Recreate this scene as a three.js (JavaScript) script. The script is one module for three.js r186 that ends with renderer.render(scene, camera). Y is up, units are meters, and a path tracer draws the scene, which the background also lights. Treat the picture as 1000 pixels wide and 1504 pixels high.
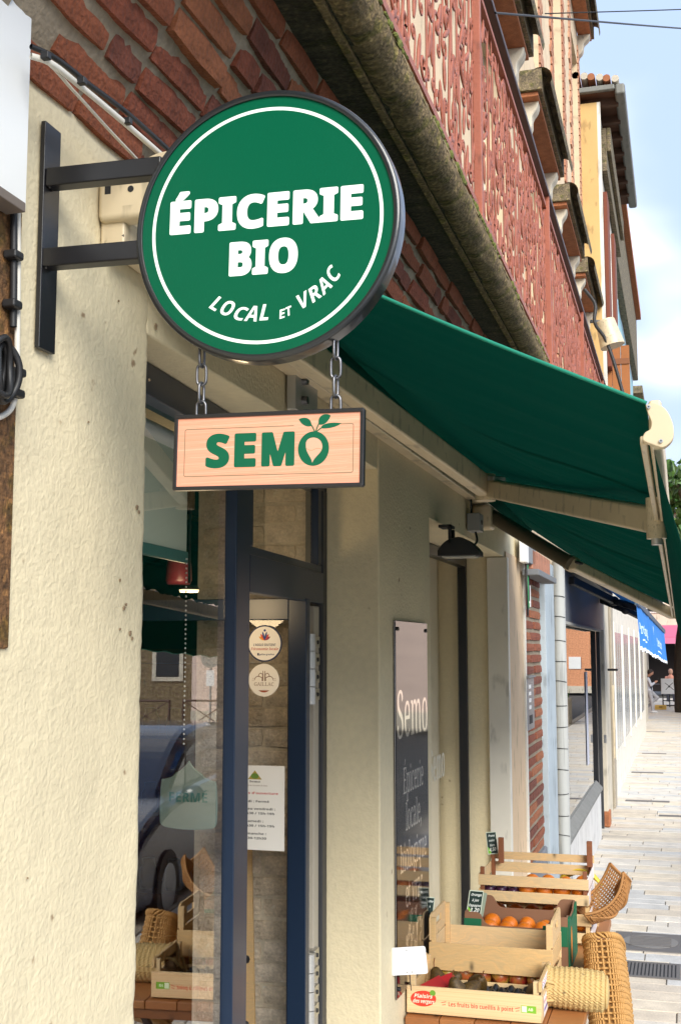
import * as THREE from 'three';
import { mergeGeometries, mergeVertices } from 'three/addons/utils/BufferGeometryUtils.js';
import { RoundedBoxGeometry } from 'three/addons/geometries/RoundedBoxGeometry.js';
import { FontLoader } from 'three/addons/loaders/FontLoader.js';
import { TextGeometry } from 'three/addons/geometries/TextGeometry.js';
import { MarchingCubes } from 'three/addons/objects/MarchingCubes.js';

// ---------------------------------------------------------------- camera, sky, sun, exposure
const scene = new THREE.Scene();
const FOC = 1740, CX = 500, CY = 752, VPX = 1003, VPY = 953, D = 1.007, H = 2.2;   // photograph pixels; facade plane is x = 0, the street runs along -z
const pitch = Math.atan((VPY - CY) / FOC), yaw = Math.atan((VPX - CX) * Math.cos(pitch) / FOC);
const camera = new THREE.PerspectiveCamera(2 * Math.atan(752 / FOC) * 180 / Math.PI, 680 / 1024, 0.05, 900);
const fwd = new THREE.Vector3(-Math.sin(yaw) * Math.cos(pitch), Math.sin(pitch), -Math.cos(yaw) * Math.cos(pitch));
const rgt = new THREE.Vector3(Math.cos(yaw), 0, -Math.sin(yaw)), upv = new THREE.Vector3().crossVectors(rgt, fwd);
const CAM = new THREE.Vector3(D, H, 0);
camera.position.copy(CAM); camera.lookAt(CAM.clone().add(fwd)); scene.add(camera);

// ---- noise
function mulberry(a) { return () => { a |= 0; a = a + 0x6D2B79F5 | 0; let t = Math.imul(a ^ a >>> 15, 1 | a); t = t + Math.imul(t ^ t >>> 7, 61 | t) ^ t; return ((t ^ t >>> 14) >>> 0) / 4294967296; }; }
const PERM = (() => { const r = mulberry(77), p = [...Array(256).keys()]; for (let i = 255; i > 0; i--) { const j = Math.floor(r() * (i + 1)); [p[i], p[j]] = [p[j], p[i]]; } return new Uint8Array([...p, ...p]); })();
const GX = new Float32Array(256), GY = new Float32Array(256);
for (let i = 0; i < 256; i++) { GX[i] = Math.cos(i / 256 * 6.28318 * 7); GY[i] = Math.sin(i / 256 * 6.28318 * 7); }
function perlin(x, y, per = 0, seed = 0) {              // periodic when per > 0
  let xi = Math.floor(x), yi = Math.floor(y); const xf = x - xi, yf = y - yi;
  const m = (a) => per ? ((a % per) + per) % per : a & 255;
  const x0 = m(xi), x1 = m(xi + 1), y0 = m(yi), y1 = m(yi + 1);
  const h = (a, b) => PERM[(PERM[(a + seed) & 255] + b) & 255];
  const g = (a, b, dx, dy) => { const k = h(a, b); return GX[k] * dx + GY[k] * dy; };
  const u = xf * xf * xf * (xf * (xf * 6 - 15) + 10), v = yf * yf * yf * (yf * (yf * 6 - 15) + 10);
  const a = g(x0, y0, xf, yf), b = g(x1, y0, xf - 1, yf), c = g(x0, y1, xf, yf - 1), d = g(x1, y1, xf - 1, yf - 1);
  return (a + (b - a) * u + (c - a) * v + (a - b - c + d) * u * v) * 1.5;
}
function fbm(x, y, per, oct, seed = 0) { let s = 0, a = 1, t = 0; for (let o = 0; o < oct; o++) { s += a * perlin(x, y, per, seed + o * 17); t += a; a *= 0.5; x *= 2; y *= 2; per *= 2; } return s / t; }
const clamp = (v, a = 0, b = 1) => Math.min(b, Math.max(a, v)), mix = (a, b, t) => a + (b - a) * t, sstep = (a, b, v) => { const t = clamp((v - a) / (b - a)); return t * t * (3 - 2 * t); };

// ---- sky: thin white cloud over pale blue, the same all round
{
  const w = 1024, h = 512, data = new Float32Array(w * h * 4), GAIN = 0.232;
  for (let j = 0; j < h; j++) for (let i = 0; i < w; i++) {
    const el = ((j + 0.5) / h - 0.5) * Math.PI, az = (i + 0.5) / w * 2 * Math.PI, y = Math.sin(el), c = Math.cos(el), x = c * Math.cos(az), z = c * Math.sin(az);
    let col;
    if (y < 0) col = [0.50, 0.50, 0.49];
    else {
      const k = 1 / (y + 0.28), n = fbm(x * k * 1.3 + 5, z * k * 1.3, 0, 5, 3), n2 = fbm(x * k * 3.6, z * k * 3.6 + 9, 0, 4, 40);
      const cl = clamp(sstep(-0.04, 0.66, n + 0.35 * n2) * 0.9 + 0.08), hz = Math.exp(-y * 8);
      const blue = [mix(0.36, 0.60, hz), mix(0.51, 0.72, hz), mix(0.80, 0.90, hz)];
      col = [mix(blue[0], 1.62, cl), mix(blue[1], 1.6, cl), mix(blue[2], 1.58, cl)];
    }
    const o = (j * w + i) * 4; data[o] = col[0] * GAIN; data[o + 1] = col[1] * GAIN; data[o + 2] = col[2] * GAIN; data[o + 3] = 1;
  }
  const sky = new THREE.DataTexture(data, w, h, THREE.RGBAFormat, THREE.FloatType); sky.mapping = THREE.EquirectangularReflectionMapping; sky.magFilter = THREE.LinearFilter; sky.minFilter = THREE.LinearFilter; sky.needsUpdate = true;
  scene.background = sky; scene.environment = sky;
}
const sun = new THREE.DirectionalLight(new THREE.Color(1, 0.955, 0.87), 0.92);
sun.position.set(0.52 * 40, 0.58 * 40, 0.63 * 40); sun.target.position.set(0, 0, -6); scene.add(sun, sun.target);
sun.castShadow = true; sun.shadow.radius = 70; Object.assign(sun.shadow.camera, { left: -30, right: 30, top: 30, bottom: -30, near: 1, far: 120 }); sun.shadow.mapSize.set(2048, 2048);
const renderer = new THREE.WebGLRenderer({ antialias: true });
renderer.toneMapping = THREE.LinearToneMapping; renderer.toneMappingExposure = 5.9; renderer.shadowMap.enabled = true; renderer.shadowMap.type = THREE.PCFSoftShadowMap;

// ---------------------------------------------------------------- pixel -> point on a real plane
function ray(px, py) { return fwd.clone().addScaledVector(rgt, (px - CX) / FOC).addScaledVector(upv, -(py - CY) / FOC); }
const onX = (px, py, x = 0) => { const v = ray(px, py); return CAM.clone().addScaledVector(v, (x - CAM.x) / v.x); };
const onY = (px, py, y = 0) => { const v = ray(px, py); return CAM.clone().addScaledVector(v, (y - CAM.y) / v.y); };
const onZ = (px, py, z) => { const v = ray(px, py); return CAM.clone().addScaledVector(v, (z - CAM.z) / v.z); };

// ---------------------------------------------------------------- helpers
const names = {};
function numbered(n) { const k = names[n] = (names[n] ?? -1) + 1; return k ? n + '_' + String(k).padStart(3, '0') : n; }
function thing(name, label, category, pos = [0, 0, 0], o = {}) {
  const g = new THREE.Group(); g.name = numbered(name); g.position.set(...pos); g.rotation.set(o.rx ?? 0, o.ry ?? 0, o.rz ?? 0);
  g.userData = { label, category }; if (o.group) g.userData.group = o.group; scene.add(g); return g;
}
function part(name, geo, mat, parent, o = {}) {
  const m = new THREE.Mesh(geo, mat); m.name = name; m.castShadow = m.receiveShadow = true;
  if (o.pos) m.position.set(...o.pos); if (o.rot) m.rotation.set(...o.rot); if (o.label) m.userData.label = o.label; if (o.kind) m.userData.kind = o.kind;
  parent.add(m); return m;
}
function solo(name, geo, mat, label, category, o = {}) { const m = part(numbered(name), geo, mat, scene, o); m.userData = { label, category }; if (o.group) m.userData.group = o.group; if (o.kind) m.userData.kind = o.kind; return m; }
function structure(name, geo, mat) { const m = part(name, geo, mat, scene); m.userData.kind = 'structure'; return m; }
function copy(o, pos, rot, label) { const c = o.clone(); c.name = numbered(o.name.replace(/_\d{3}$/, '')); c.userData = { ...o.userData }; scene.add(c); if (pos) c.position.set(...pos); if (rot) c.rotation.set(...rot); if (label) c.userData.label = label; return c; }
function mUV(g, s = 1) {                                  // uv in metres by the dominant axis of each face
  g = g.index ? g.toNonIndexed() : g; const p = g.attributes.position, n = p.count, uv = new Float32Array(n * 2), A = new THREE.Vector3(), B = new THREE.Vector3(), C = new THREE.Vector3(), N = new THREE.Vector3();
  for (let i = 0; i < n; i += 3) {
    A.fromBufferAttribute(p, i); B.fromBufferAttribute(p, i + 1); C.fromBufferAttribute(p, i + 2); N.copy(B).sub(A).cross(C.clone().sub(A));
    const ax = Math.abs(N.x), ay = Math.abs(N.y), az = Math.abs(N.z);
    [A, B, C].forEach((v, k) => { const o = (i + k) * 2; if (ax >= ay && ax >= az) { uv[o] = v.z * s; uv[o + 1] = v.y * s; } else if (az >= ay) { uv[o] = v.x * s; uv[o + 1] = v.y * s; } else { uv[o] = v.x * s; uv[o + 1] = v.z * s; } });
  }
  g.setAttribute('uv', new THREE.BufferAttribute(uv, 2)); return g;
}
function bx(x0, y0, z0, x1, y1, z1, bev = 0) {            // a box between two corners, bevelled, uv in metres
  const w = Math.abs(x1 - x0), h = Math.abs(y1 - y0), d = Math.abs(z1 - z0);
  const g = bev ? new RoundedBoxGeometry(w, h, d, 1, Math.min(bev, w / 2.05, h / 2.05, d / 2.05)) : new THREE.BoxGeometry(w, h, d);
  g.translate((x0 + x1) / 2, (y0 + y1) / 2, (z0 + z1) / 2); return mUV(g);
}
function merge(list) { return mergeGeometries(list.map(g => { const q = g.index ? g.toNonIndexed() : g; for (const k of Object.keys(q.attributes)) if (!['position', 'normal', 'uv'].includes(k)) q.deleteAttribute(k); return q; })); }
const V = (x, y, z) => new THREE.Vector3(x, y, z);
function beam(a, b, w, h, bev = 0.004) {                  // a bar from a to b, w wide sideways, h high
  const L = a.distanceTo(b), g = new RoundedBoxGeometry(w, h, L, 1, Math.min(bev, w / 2.1, h / 2.1)), m = new THREE.Matrix4().lookAt(a, b, V(0, 1, 0)); mUV(g);
  const q = mUV(g); q.applyMatrix4(m); const c = a.clone().add(b).multiplyScalar(0.5); q.translate(c.x, c.y, c.z); return q;
}
function tube(pts, r, seg, rad = 8, closed = false) { const c = pts.isCurve ? pts : new THREE.CatmullRomCurve3(pts, closed); return new THREE.TubeGeometry(c, seg ?? pts.length * 6, r, rad, closed); }
function cyl(a, b, r0, r1 = r0, n = 16) { const L = a.distanceTo(b), g = new THREE.CylinderGeometry(r1, r0, L, n), q = new THREE.Quaternion().setFromUnitVectors(V(0, 1, 0), b.clone().sub(a).normalize()); g.applyQuaternion(q); g.translate((a.x + b.x) / 2, (a.y + b.y) / 2, (a.z + b.z) / 2); return g; }
function grid(nu, nv, f, closedU = false) {               // surface from f(u,v) -> Vector3, uv in 0..1
  const pos = [], uv = [], idx = [];
  for (let j = 0; j <= nv; j++) for (let i = 0; i <= nu; i++) { const p = f(i / nu, j / nv); pos.push(p.x, p.y, p.z); uv.push(p.u ?? i / nu, p.v ?? j / nv); }
  for (let j = 0; j < nv; j++) for (let i = 0; i < nu; i++) { const a = j * (nu + 1) + i, b = a + 1, c = a + nu + 1, d = c + 1; idx.push(a, b, d, a, d, c); }
  const g = new THREE.BufferGeometry(); g.setAttribute('position', new THREE.Float32BufferAttribute(pos, 3)); g.setAttribute('uv', new THREE.Float32BufferAttribute(uv, 2)); g.setIndex(idx); g.computeVertexNormals(); return g;
}
function rough(w, h, d, amp, seed) {                      // a worn block: 48 triangles with uneven faces and softened corners
  const r = mulberry(seed), g = mergeVertices((() => { const b = new THREE.BoxGeometry(w, h, d, 2, 2, 2); b.deleteAttribute('normal'); b.deleteAttribute('uv'); return b; })(), 1e-5), p = g.attributes.position;
  for (let i = 0; i < p.count; i++) {
    const x = p.getX(i), y = p.getY(i), z = p.getZ(i), e = (Math.abs(Math.abs(x) - w / 2) < 1e-5) + (Math.abs(Math.abs(y) - h / 2) < 1e-5) + (Math.abs(Math.abs(z) - d / 2) < 1e-5), k = e === 3 ? 1.6 : e === 2 ? 0.8 : 0;
    p.setXYZ(i, x - Math.sign(x) * amp * k * (0.5 + r()) + (r() - 0.5) * amp, y - Math.sign(y) * amp * k * (0.5 + r()) + (r() - 0.5) * amp, z - Math.sign(z) * amp * k * (0.5 + r()) + (r() - 0.5) * amp);
  }
  const q = g.toNonIndexed(); q.computeVertexNormals(); return mUV(q);
}
function sdfMesh(dist, lo, hi, cell) {                    // one continuous surface from a distance function
  const ext = Math.max(hi.x - lo.x, hi.y - lo.y, hi.z - lo.z), n = Math.ceil(ext / cell) + 6, mc = new MarchingCubes(n, new THREE.MeshBasicMaterial(), false, false, 60000);
  const half = n / 2, c = V((lo.x + hi.x) / 2, (lo.y + hi.y) / 2, (lo.z + hi.z) / 2), s = half * cell; mc.isolation = 0;
  for (let k = 0; k < n; k++) for (let j = 0; j < n; j++) for (let i = 0; i < n; i++) mc.field[i + j * n + k * n * n] = -dist(V(c.x + (i - half) * cell, c.y + (j - half) * cell, c.z + (k - half) * cell));
  mc.update(); const m = mc.count, g = new THREE.BufferGeometry();
  g.setAttribute('position', new THREE.BufferAttribute(mc.positionArray.slice(0, m * 3), 3)); g.setAttribute('normal', new THREE.BufferAttribute(mc.normalArray.slice(0, m * 3), 3));
  g.scale(s, s, s); g.translate(c.x, c.y, c.z); g.computeVertexNormals(); const q = mergeVertices((() => { g.deleteAttribute('normal'); return g; })(), cell * 0.05); q.computeVertexNormals(); return q;
}

// ---------------------------------------------------------------- textures and materials
function tex(n, fn, metres, srgb = true) {
  const d = new Uint8Array(n * n * 4);
  for (let j = 0; j < n; j++) for (let i = 0; i < n; i++) { const c = fn((i + 0.5) / n, (j + 0.5) / n), o = (j * n + i) * 4; for (let k = 0; k < 3; k++) d[o + k] = clamp(c.length ? c[k] : c) * 255; d[o + 3] = 255; }
  const t = new THREE.DataTexture(d, n, n); t.wrapS = t.wrapT = THREE.RepeatWrapping; t.magFilter = THREE.LinearFilter; t.minFilter = THREE.LinearMipmapLinearFilter; t.generateMipmaps = true; if (srgb) t.colorSpace = THREE.SRGBColorSpace; t.repeat.set(1 / metres, 1 / metres); t.needsUpdate = true; return t;
}
function again(t, metres, my = metres) { const c = t.clone(); c.repeat.set(1 / metres, 1 / my); c.needsUpdate = true; return c; }
const lin = (r, g, b) => new THREE.Color().setRGB(r, g, b), hex = (h) => new THREE.Color(h);
function M(color, o = {}) { return new THREE.MeshStandardMaterial({ color: typeof color === 'number' ? hex(color) : color, roughness: 0.8, ...o }); }
function MP(color, o = {}) { return new THREE.MeshPhysicalMaterial({ color: typeof color === 'number' ? hex(color) : color, roughness: 0.8, ...o }); }

const T = {};
T.stuccoB = tex(1024, (u, v) => { const w = fbm(u * 24, v * 24, 24, 2, 9) * 0.5, a = perlin(u * 60 + w, v * 60 - w, 60, 5), b = perlin(u * 120 + w * 2, v * 120, 120, 6), r = 1 - Math.abs(perlin(u * 34 + w, v * 34 + w, 34, 8)); return 0.45 + 0.3 * a + 0.14 * b + 0.16 * (r - 0.6); }, 0.62, false);
T.stuccoC = tex(512, (u, v) => { const a = fbm(u * 5, v * 5, 5, 5, 21), b = perlin(u * 90, v * 90, 90, 4), s = sstep(0.46, 0.58, fbm(u * 46, v * 46, 46, 3, 31)) * sstep(0.12, 0.35, fbm(u * 5, v * 5, 5, 2, 55)); const g = 0.94 + 0.05 * a + 0.018 * b; return [g - 0.30 * s, g - 0.36 * s - 0.003, g - 0.40 * s - 0.012 * (a > 0 ? a : 0)]; }, 1.9);
T.grainB = tex(512, (u, v) => 0.5 + 0.35 * fbm(u * 32, v * 32, 32, 4, 12), 0.3, false);
T.brickC = tex(512, (u, v) => { const a = fbm(u * 8, v * 8, 8, 5, 2), b = fbm(u * 50, v * 50, 50, 2, 3), w = sstep(0.28, 0.5, fbm(u * 12 + 3, v * 12, 12, 4, 70)); const g = 0.90 + 0.18 * a + 0.11 * b; return [mix(g, 0.95, w * 0.6), mix(g * 0.97, 0.98, w * 0.7), mix(g * 0.94, 1, w * 0.75)]; }, 0.5);
T.mossC = tex(512, (u, v) => { const a = fbm(u * 6, v * 6, 6, 5, 8), b = fbm(u * 40, v * 40, 40, 3, 18), s = perlin(u * 5, v * 90, 5, 19) * 0.5, m = sstep(0.05, 0.35, fbm(u * 10, v * 10, 10, 4, 90)), l = sstep(0.2, 0.42, fbm(u * 24, v * 24, 24, 3, 91)); const g = 0.52 + 0.22 * a + 0.2 * b + 0.16 * s; return [mix(g, g * 0.82, m) + 0.16 * l, mix(g * 0.92, g * 0.80, m) + 0.15 * l, mix(g * 0.78, g * 0.52, m) + 0.10 * l]; }, 0.5);
T.stoneC = tex(512, (u, v) => { const a = fbm(u * 6, v * 6, 6, 5, 61), b = fbm(u * 60, v * 60, 60, 2, 62); const g = 0.92 + 0.10 * a + 0.08 * b; return [g, g * 0.985, g * 0.96]; }, 0.8);
T.woodC = tex(512, (u, v) => { const w = fbm(u * 3, v * 4, 0, 3, 14) * 0.5, r = fbm(u * 3, v * 46 + w * 16, 0, 3, 15), f = perlin(u * 8, v * 220, 0, 16); const kn = Math.hypot((u - 0.68) * 2.2, v - 0.37), k2 = Math.hypot((u - 0.2) * 2.2, v - 0.78), kk = Math.exp(-kn * kn * 700) + Math.exp(-k2 * k2 * 900); const g = 0.91 + 0.07 * r + 0.035 * f - 0.4 * kk; return [g, g * 0.965 - 0.03 * r, g * 0.90 - 0.07 * r]; }, 0.45);
T.fabB = tex(256, (u, v) => 0.5 + 0.2 * Math.sin(u * 2 * Math.PI * 64) + 0.2 * Math.sin(v * 2 * Math.PI * 64), 0.12, false);
T.asph = tex(512, (u, v) => { const a = fbm(u * 5, v * 5, 5, 4, 33), b = perlin(u * 160, v * 160, 160, 34); const g = 0.72 + 0.14 * a + 0.22 * b; return [g, g, g * 0.99]; }, 1.6);
T.dirtC = tex(512, (u, v) => { const a = fbm(u * 4, v * 4, 4, 5, 101), s = sstep(0.15, 0.5, fbm(u * 14, v * 5, 0, 4, 103)); const g = 0.95 + 0.06 * a - 0.16 * s; return [g, g * 0.985, g * 0.955]; }, 1.3);

const stucco = (c, o = {}) => M(c, { map: T.stuccoC, bumpMap: T.stuccoB, bumpScale: 0.0017, roughness: 0.92, ...o });
const mat = {
  cream: stucco(lin(0.785, 0.685, 0.455)),
  upper: M(lin(0.76, 0.61, 0.43), { map: T.dirtC, bumpMap: T.grainB, bumpScale: 0.002 }),
  ochre: M(lin(0.66, 0.45, 0.19), { map: T.dirtC, bumpMap: T.grainB, bumpScale: 0.002 }),
  mortar: M(lin(0.31, 0.26, 0.195), { map: T.stoneC, bumpMap: T.grainB, bumpScale: 0.004, roughness: 1 }),
  moss: M(lin(0.78, 0.66, 0.46), { map: T.mossC, bumpMap: T.grainB, bumpScale: 0.006, roughness: 1 }),
  slab: M(lin(0.20, 0.20, 0.165), { map: T.mossC, bumpMap: T.grainB, bumpScale: 0.004, roughness: 1 }),
  stone: M(lin(0.40, 0.36, 0.30), { map: T.stoneC, bumpMap: T.grainB, bumpScale: 0.003 }),
  greyStone: M(lin(0.62, 0.58, 0.50), { map: T.mossC, bumpMap: T.grainB, bumpScale: 0.003 }),
  paleStone: M(lin(0.62, 0.58, 0.50), { map: T.dirtC, bumpMap: T.grainB, bumpScale: 0.002 }),
  terracotta: M(lin(0.44, 0.17, 0.075), { map: T.brickC, bumpMap: T.grainB, bumpScale: 0.002 }),
  iron: M(lin(0.38, 0.115, 0.068), { map: again(T.dirtC, 0.4), roughness: 0.55, bumpMap: T.grainB, bumpScale: 0.001 }),
  ironDark: M(lin(0.055, 0.028, 0.024), { roughness: 0.5 }),
  black: M(lin(0.012, 0.012, 0.014), { roughness: 0.32 }),
  blackMatt: M(lin(0.016, 0.016, 0.017), { roughness: 0.65 }),
  navy: MP(lin(0.010, 0.022, 0.048), { roughness: 0.33 }),
  charcoal: M(lin(0.035, 0.037, 0.042), { roughness: 0.5 }),
  alu: M(lin(0.55, 0.54, 0.51), { roughness: 0.4, metalness: 0.5 }),
  steel: M(lin(0.5, 0.5, 0.5), { roughness: 0.3, metalness: 1 }),
  chain: M(lin(0.16, 0.16, 0.17), { roughness: 0.32, metalness: 0.9 }),
  ivory: M(lin(0.70, 0.60, 0.43), { roughness: 0.42, map: again(T.dirtC, 0.6) }),
  white: M(lin(0.78, 0.77, 0.73), { roughness: 0.55, map: T.dirtC }),
  whiteClean: M(lin(0.80, 0.80, 0.78), { roughness: 0.45 }),
  canvas: MP(lin(0.0003, 0.052, 0.036), { roughness: 0.9, specularIntensity: 0.03, transmission: 0.15, thickness: 0, bumpMap: T.fabB, bumpScale: 0.0003 }),
  canvasBlue: MP(lin(0.01, 0.10, 0.32), { roughness: 0.85, specularIntensity: 0.1, transmission: 0.2, thickness: 0 }),
  glass: MP(lin(1, 1, 1), { roughness: 0.0, transmission: 1, thickness: 0, ior: 1.6 }),
  glassCoated: MP(lin(1, 1, 1), { roughness: 0.0, transmission: 1, thickness: 0, ior: 2.7 }),
  glassDark: MP(lin(0.03, 0.035, 0.04), { roughness: 0.03, ior: 1.6 }),
  signGreen: M(lin(0.001, 0.165, 0.075), { roughness: 0.38 }),
  wire: M(lin(0.66, 0.63, 0.56), { roughness: 0.6 }),
  wireBlack: M(lin(0.015, 0.015, 0.016), { roughness: 0.5 }),
};
const woodTones = [lin(0.84, 0.62, 0.36), lin(0.80, 0.57, 0.30), lin(0.86, 0.67, 0.42), lin(0.76, 0.55, 0.31)];
mat.wood = woodTones.map((c, i) => { const t = T.woodC.clone(); t.offset.set(i * 0.31, i * 0.17); t.needsUpdate = true; return M(c, { map: t, roughness: 0.75, bumpMap: T.grainB, bumpScale: 0.0008 }); });
mat.brownWood = M(lin(0.26, 0.10, 0.035), { map: again(T.woodC, 0.6), roughness: 0.5 });
mat.darkPost = M(lin(0.30, 0.115, 0.055), { map: again(T.woodC, 0.5), roughness: 0.7 });
const brickMats = (list) => list.map((c, i) => { const t = T.brickC.clone(); t.offset.set(i * 0.23, i * 0.37); t.needsUpdate = true; return M(c, { map: t, bumpMap: T.grainB, bumpScale: 0.007, roughness: 0.95 }); });
mat.bricks = brickMats([lin(0.30, 0.094, 0.044), lin(0.25, 0.072, 0.038), lin(0.36, 0.132, 0.060), lin(0.19, 0.06, 0.038)]);
mat.bricksPale = brickMats([lin(0.62, 0.33, 0.22), lin(0.57, 0.28, 0.18), lin(0.66, 0.38, 0.26)]);
mat.bricksWhite = brickMats([lin(0.82, 0.77, 0.66), lin(0.78, 0.72, 0.60), lin(0.84, 0.80, 0.71)]);
function paint(w, h, draw) { const c = document.createElement('canvas'); c.width = w; c.height = h; const x = c.getContext('2d'); draw(x, w, h); const t = new THREE.CanvasTexture(c); t.colorSpace = THREE.SRGBColorSpace; t.anisotropy = 8; return t; }

// ================================================================ THE SETTING
structure('ground', mUV(new THREE.PlaneGeometry(500, 500).rotateX(-Math.PI / 2).translate(0, -0.16, -60)), M(lin(0.20, 0.19, 0.18), { map: T.asph }));
structure('road', mUV(new THREE.PlaneGeometry(4.6, 90).rotateX(-Math.PI / 2).translate(4.45, -0.13, -25)), M(lin(0.12, 0.12, 0.12), { map: T.asph, roughness: 0.9 }));
const slabTones = [lin(0.68, 0.65, 0.61), lin(0.72, 0.65, 0.55), lin(0.61, 0.62, 0.63), lin(0.74, 0.71, 0.66), lin(0.65, 0.59, 0.51), lin(0.75, 0.68, 0.57)];
mat.slabs = slabTones.map((c, i) => { const t = T.stoneC.clone(); t.offset.set(i * 0.19, i * 0.41); t.needsUpdate = true; return M(c, { map: t, roughness: 0.62, bumpMap: T.grainB, bumpScale: 0.0015 }); });
const pave = structure('pavement', bx(-0.6, -0.16, 6, 2.15, -0.012, -56), M(lin(0.33, 0.31, 0.28), { map: T.stoneC, roughness: 1 }));
{
  const r = mulberry(11), rest = mat.slabs.map(() => []), shapes = {}; let n = 0;
  const row = (z, d, single) => {
    let x = -0.55 + r() * 0.3; while (x < 2.12) {
      let L = Math.round((0.38 + r() * 0.75) / 0.12) * 0.12; if (x + L > 2.12) L = 2.14 - x; if (L < 0.12) break;
      const k = Math.floor(r() * mat.slabs.length), dy = (r() - 0.5) * 0.004, w = L - 0.009;
      const key = w.toFixed(2), g = shapes[key + d] ??= bx(-w / 2, -0.05, -d / 2 + 0.0035, w / 2, 0, d / 2 - 0.0035, 0.004);
      if (single && x + L > -0.05 && n < 298) { part('paving_slab', g, mat.slabs[k], pave, { pos: [x + L / 2, dy, z - d / 2] }); n++; }
      else rest[k].push(g.clone().translate(x + L / 2, dy, z - d / 2));
      x += L;
    }
  };
  let z = 5.8; while (z > -55.5) { const d = [0.18, 0.21, 0.24, 0.21][Math.floor(r() * 4)]; row(z, d, z < -6.6); z -= d; }
  rest.forEach((l, i) => part('paving_slab', mUV(merge(l)), mat.slabs[i], pave, { kind: 'stuff' }));
  const k = structure('kerb', bx(2.15, -0.16, 6, 2.33, 0.006, -56, 0.015), mat.stone);
  structure('pavement_opposite', bx(6.8, -0.16, 6, 14, 0.0, -56), M(lin(0.46, 0.43, 0.38), { map: T.stoneC }));
}
{ // covers let into the pavement
  const c = thing('manhole_cover', 'dark iron rectangular manhole cover with a round lid in the pale paving', 'manhole cover', [0.70, 0.003, -9.52]);
  const ironM = M(lin(0.15, 0.14, 0.135), { roughness: 0.6, metalness: 0.3, bumpMap: T.grainB, bumpScale: 0.002 });
  part('frame', bx(-0.27, -0.02, -0.28, 0.27, 0.006, 0.28, 0.004), ironM, c); part('lid', mUV(new THREE.CylinderGeometry(0.2, 0.2, 0.02, 40)), M(lin(0.19, 0.18, 0.17), { roughness: 0.6 }), c);
  const rg = []; for (let i = -3; i <= 3; i++) rg.push(bx(-0.15, 0.008, i * 0.045 - 0.008, 0.15, 0.014, i * 0.045 + 0.008)); part('tread_ribs', merge(rg), ironM, c);
  const g = thing('drain_grate', 'grey slotted drain grate set in the paving before the manhole cover', 'drain grate', [0.70, 0.003, -8.72]);
  part('frame', merge([bx(-0.22, -0.02, -0.2, 0.22, 0.006, -0.17), bx(-0.22, -0.02, 0.17, 0.22, 0.006, 0.2), bx(-0.22, -0.02, -0.17, -0.19, 0.006, 0.17), bx(0.19, -0.02, -0.17, 0.22, 0.006, 0.17)]), ironM, g);
  part('pit', bx(-0.19, -0.02, -0.17, 0.19, 0.001, 0.17), mat.blackMatt, g);
  for (let i = 0; i < 15; i++) part('bar', bx(-0.185 + i * 0.025, -0.005, -0.17, -0.17 + i * 0.025, 0.005, 0.17), ironM, g);
  for (const [px, py, w] of [[950, 1177, 0.62], [990, 1199, 0.4], [950, 1135, 0.55], [960, 1107, 0.5], [960, 1075, 0.55]]) { const p = onY(px, py); solo('slot_drain', bx(-w / 2, -0.02, -0.07, w / 2, 0.005, 0.07, 0.003), ironM, 'thin dark iron slot drain running across the pale paving', 'slot drain', { pos: [p.x, 0.003, p.z], group: 'slot drains across the pavement' }); }
}

// ================================================================ TOWNHOUSE WITH THE GROCERY (z 1.5 .. -13.9)
const house = thing('townhouse', 'cream stucco townhouse with brick corbel and iron balcony over the green grocery', 'building');
const Z1 = -2.13, Z2 = -3.98, Z3 = -4.84, Z4 = -7.03, Z5 = -7.83, ZE = -13.9, LB = 2.824, LB2 = 2.745, WT = 3.13;
{ // near pier: displaced stucco skin running round the corner into the door reveal
  const R = 0.022, LEN = 2.3, path = (s) => { if (s < LEN) return [0, Z1 + R + LEN - s, 1, 0]; const q = s - LEN, a = R * Math.PI / 2; if (q < a) { const t = q / R; return [-R + R * Math.cos(t), Z1 + R - R * Math.sin(t), Math.cos(t), -Math.sin(t)]; } return [-R - (q - a), Z1, 0, -1]; };
  const total = LEN + R * Math.PI / 2 + 0.3, nu = 150, nv = 190;
  const SW = (u) => u < 0.45 ? u / 0.45 * (LEN - 0.75) : u < 0.93 ? LEN - 0.75 + (u - 0.45) / 0.48 * (0.75 + 0.06) : LEN + 0.06 + (u - 0.93) / 0.07 * (total - LEN - 0.06);
  const g = grid(nu, nv, (u, v) => { const s = SW(u), [x, z, nx, nz] = path(s), y = v * 3.14, edge = Math.exp(-Math.pow((s - LEN) / 0.05, 2)); const d = 0.0022 * fbm(s * 9, y * 9, 0, 3, 3) + 0.0006 * perlin(s * 38, y * 38, 0, 7) - edge * 0.006 * Math.max(0, fbm(y * 14, s * 3, 0, 3, 77)); const p = V(x + nx * d, y, z + nz * d); p.u = s; p.v = y; return p; });
  part('wall', g, mat.cream, house);
  part('wall_core', bx(-0.3, 0, 1.5, -0.015, WT, Z1 + 0.02), mat.cream, house);
}
part('wall_head', bx(-0.3, WT, 1.5, -0.01, WT + 0.4, -1.52), mat.cream, house);
part('bare_masonry', bx(-0.05, 2.2, -1.30, 0.006, 2.9, -1.632, 0.004), M(lin(0.62, 0.36, 0.19), { map: T.mossC, bumpMap: T.grainB, bumpScale: 0.006 }), house);
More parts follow.
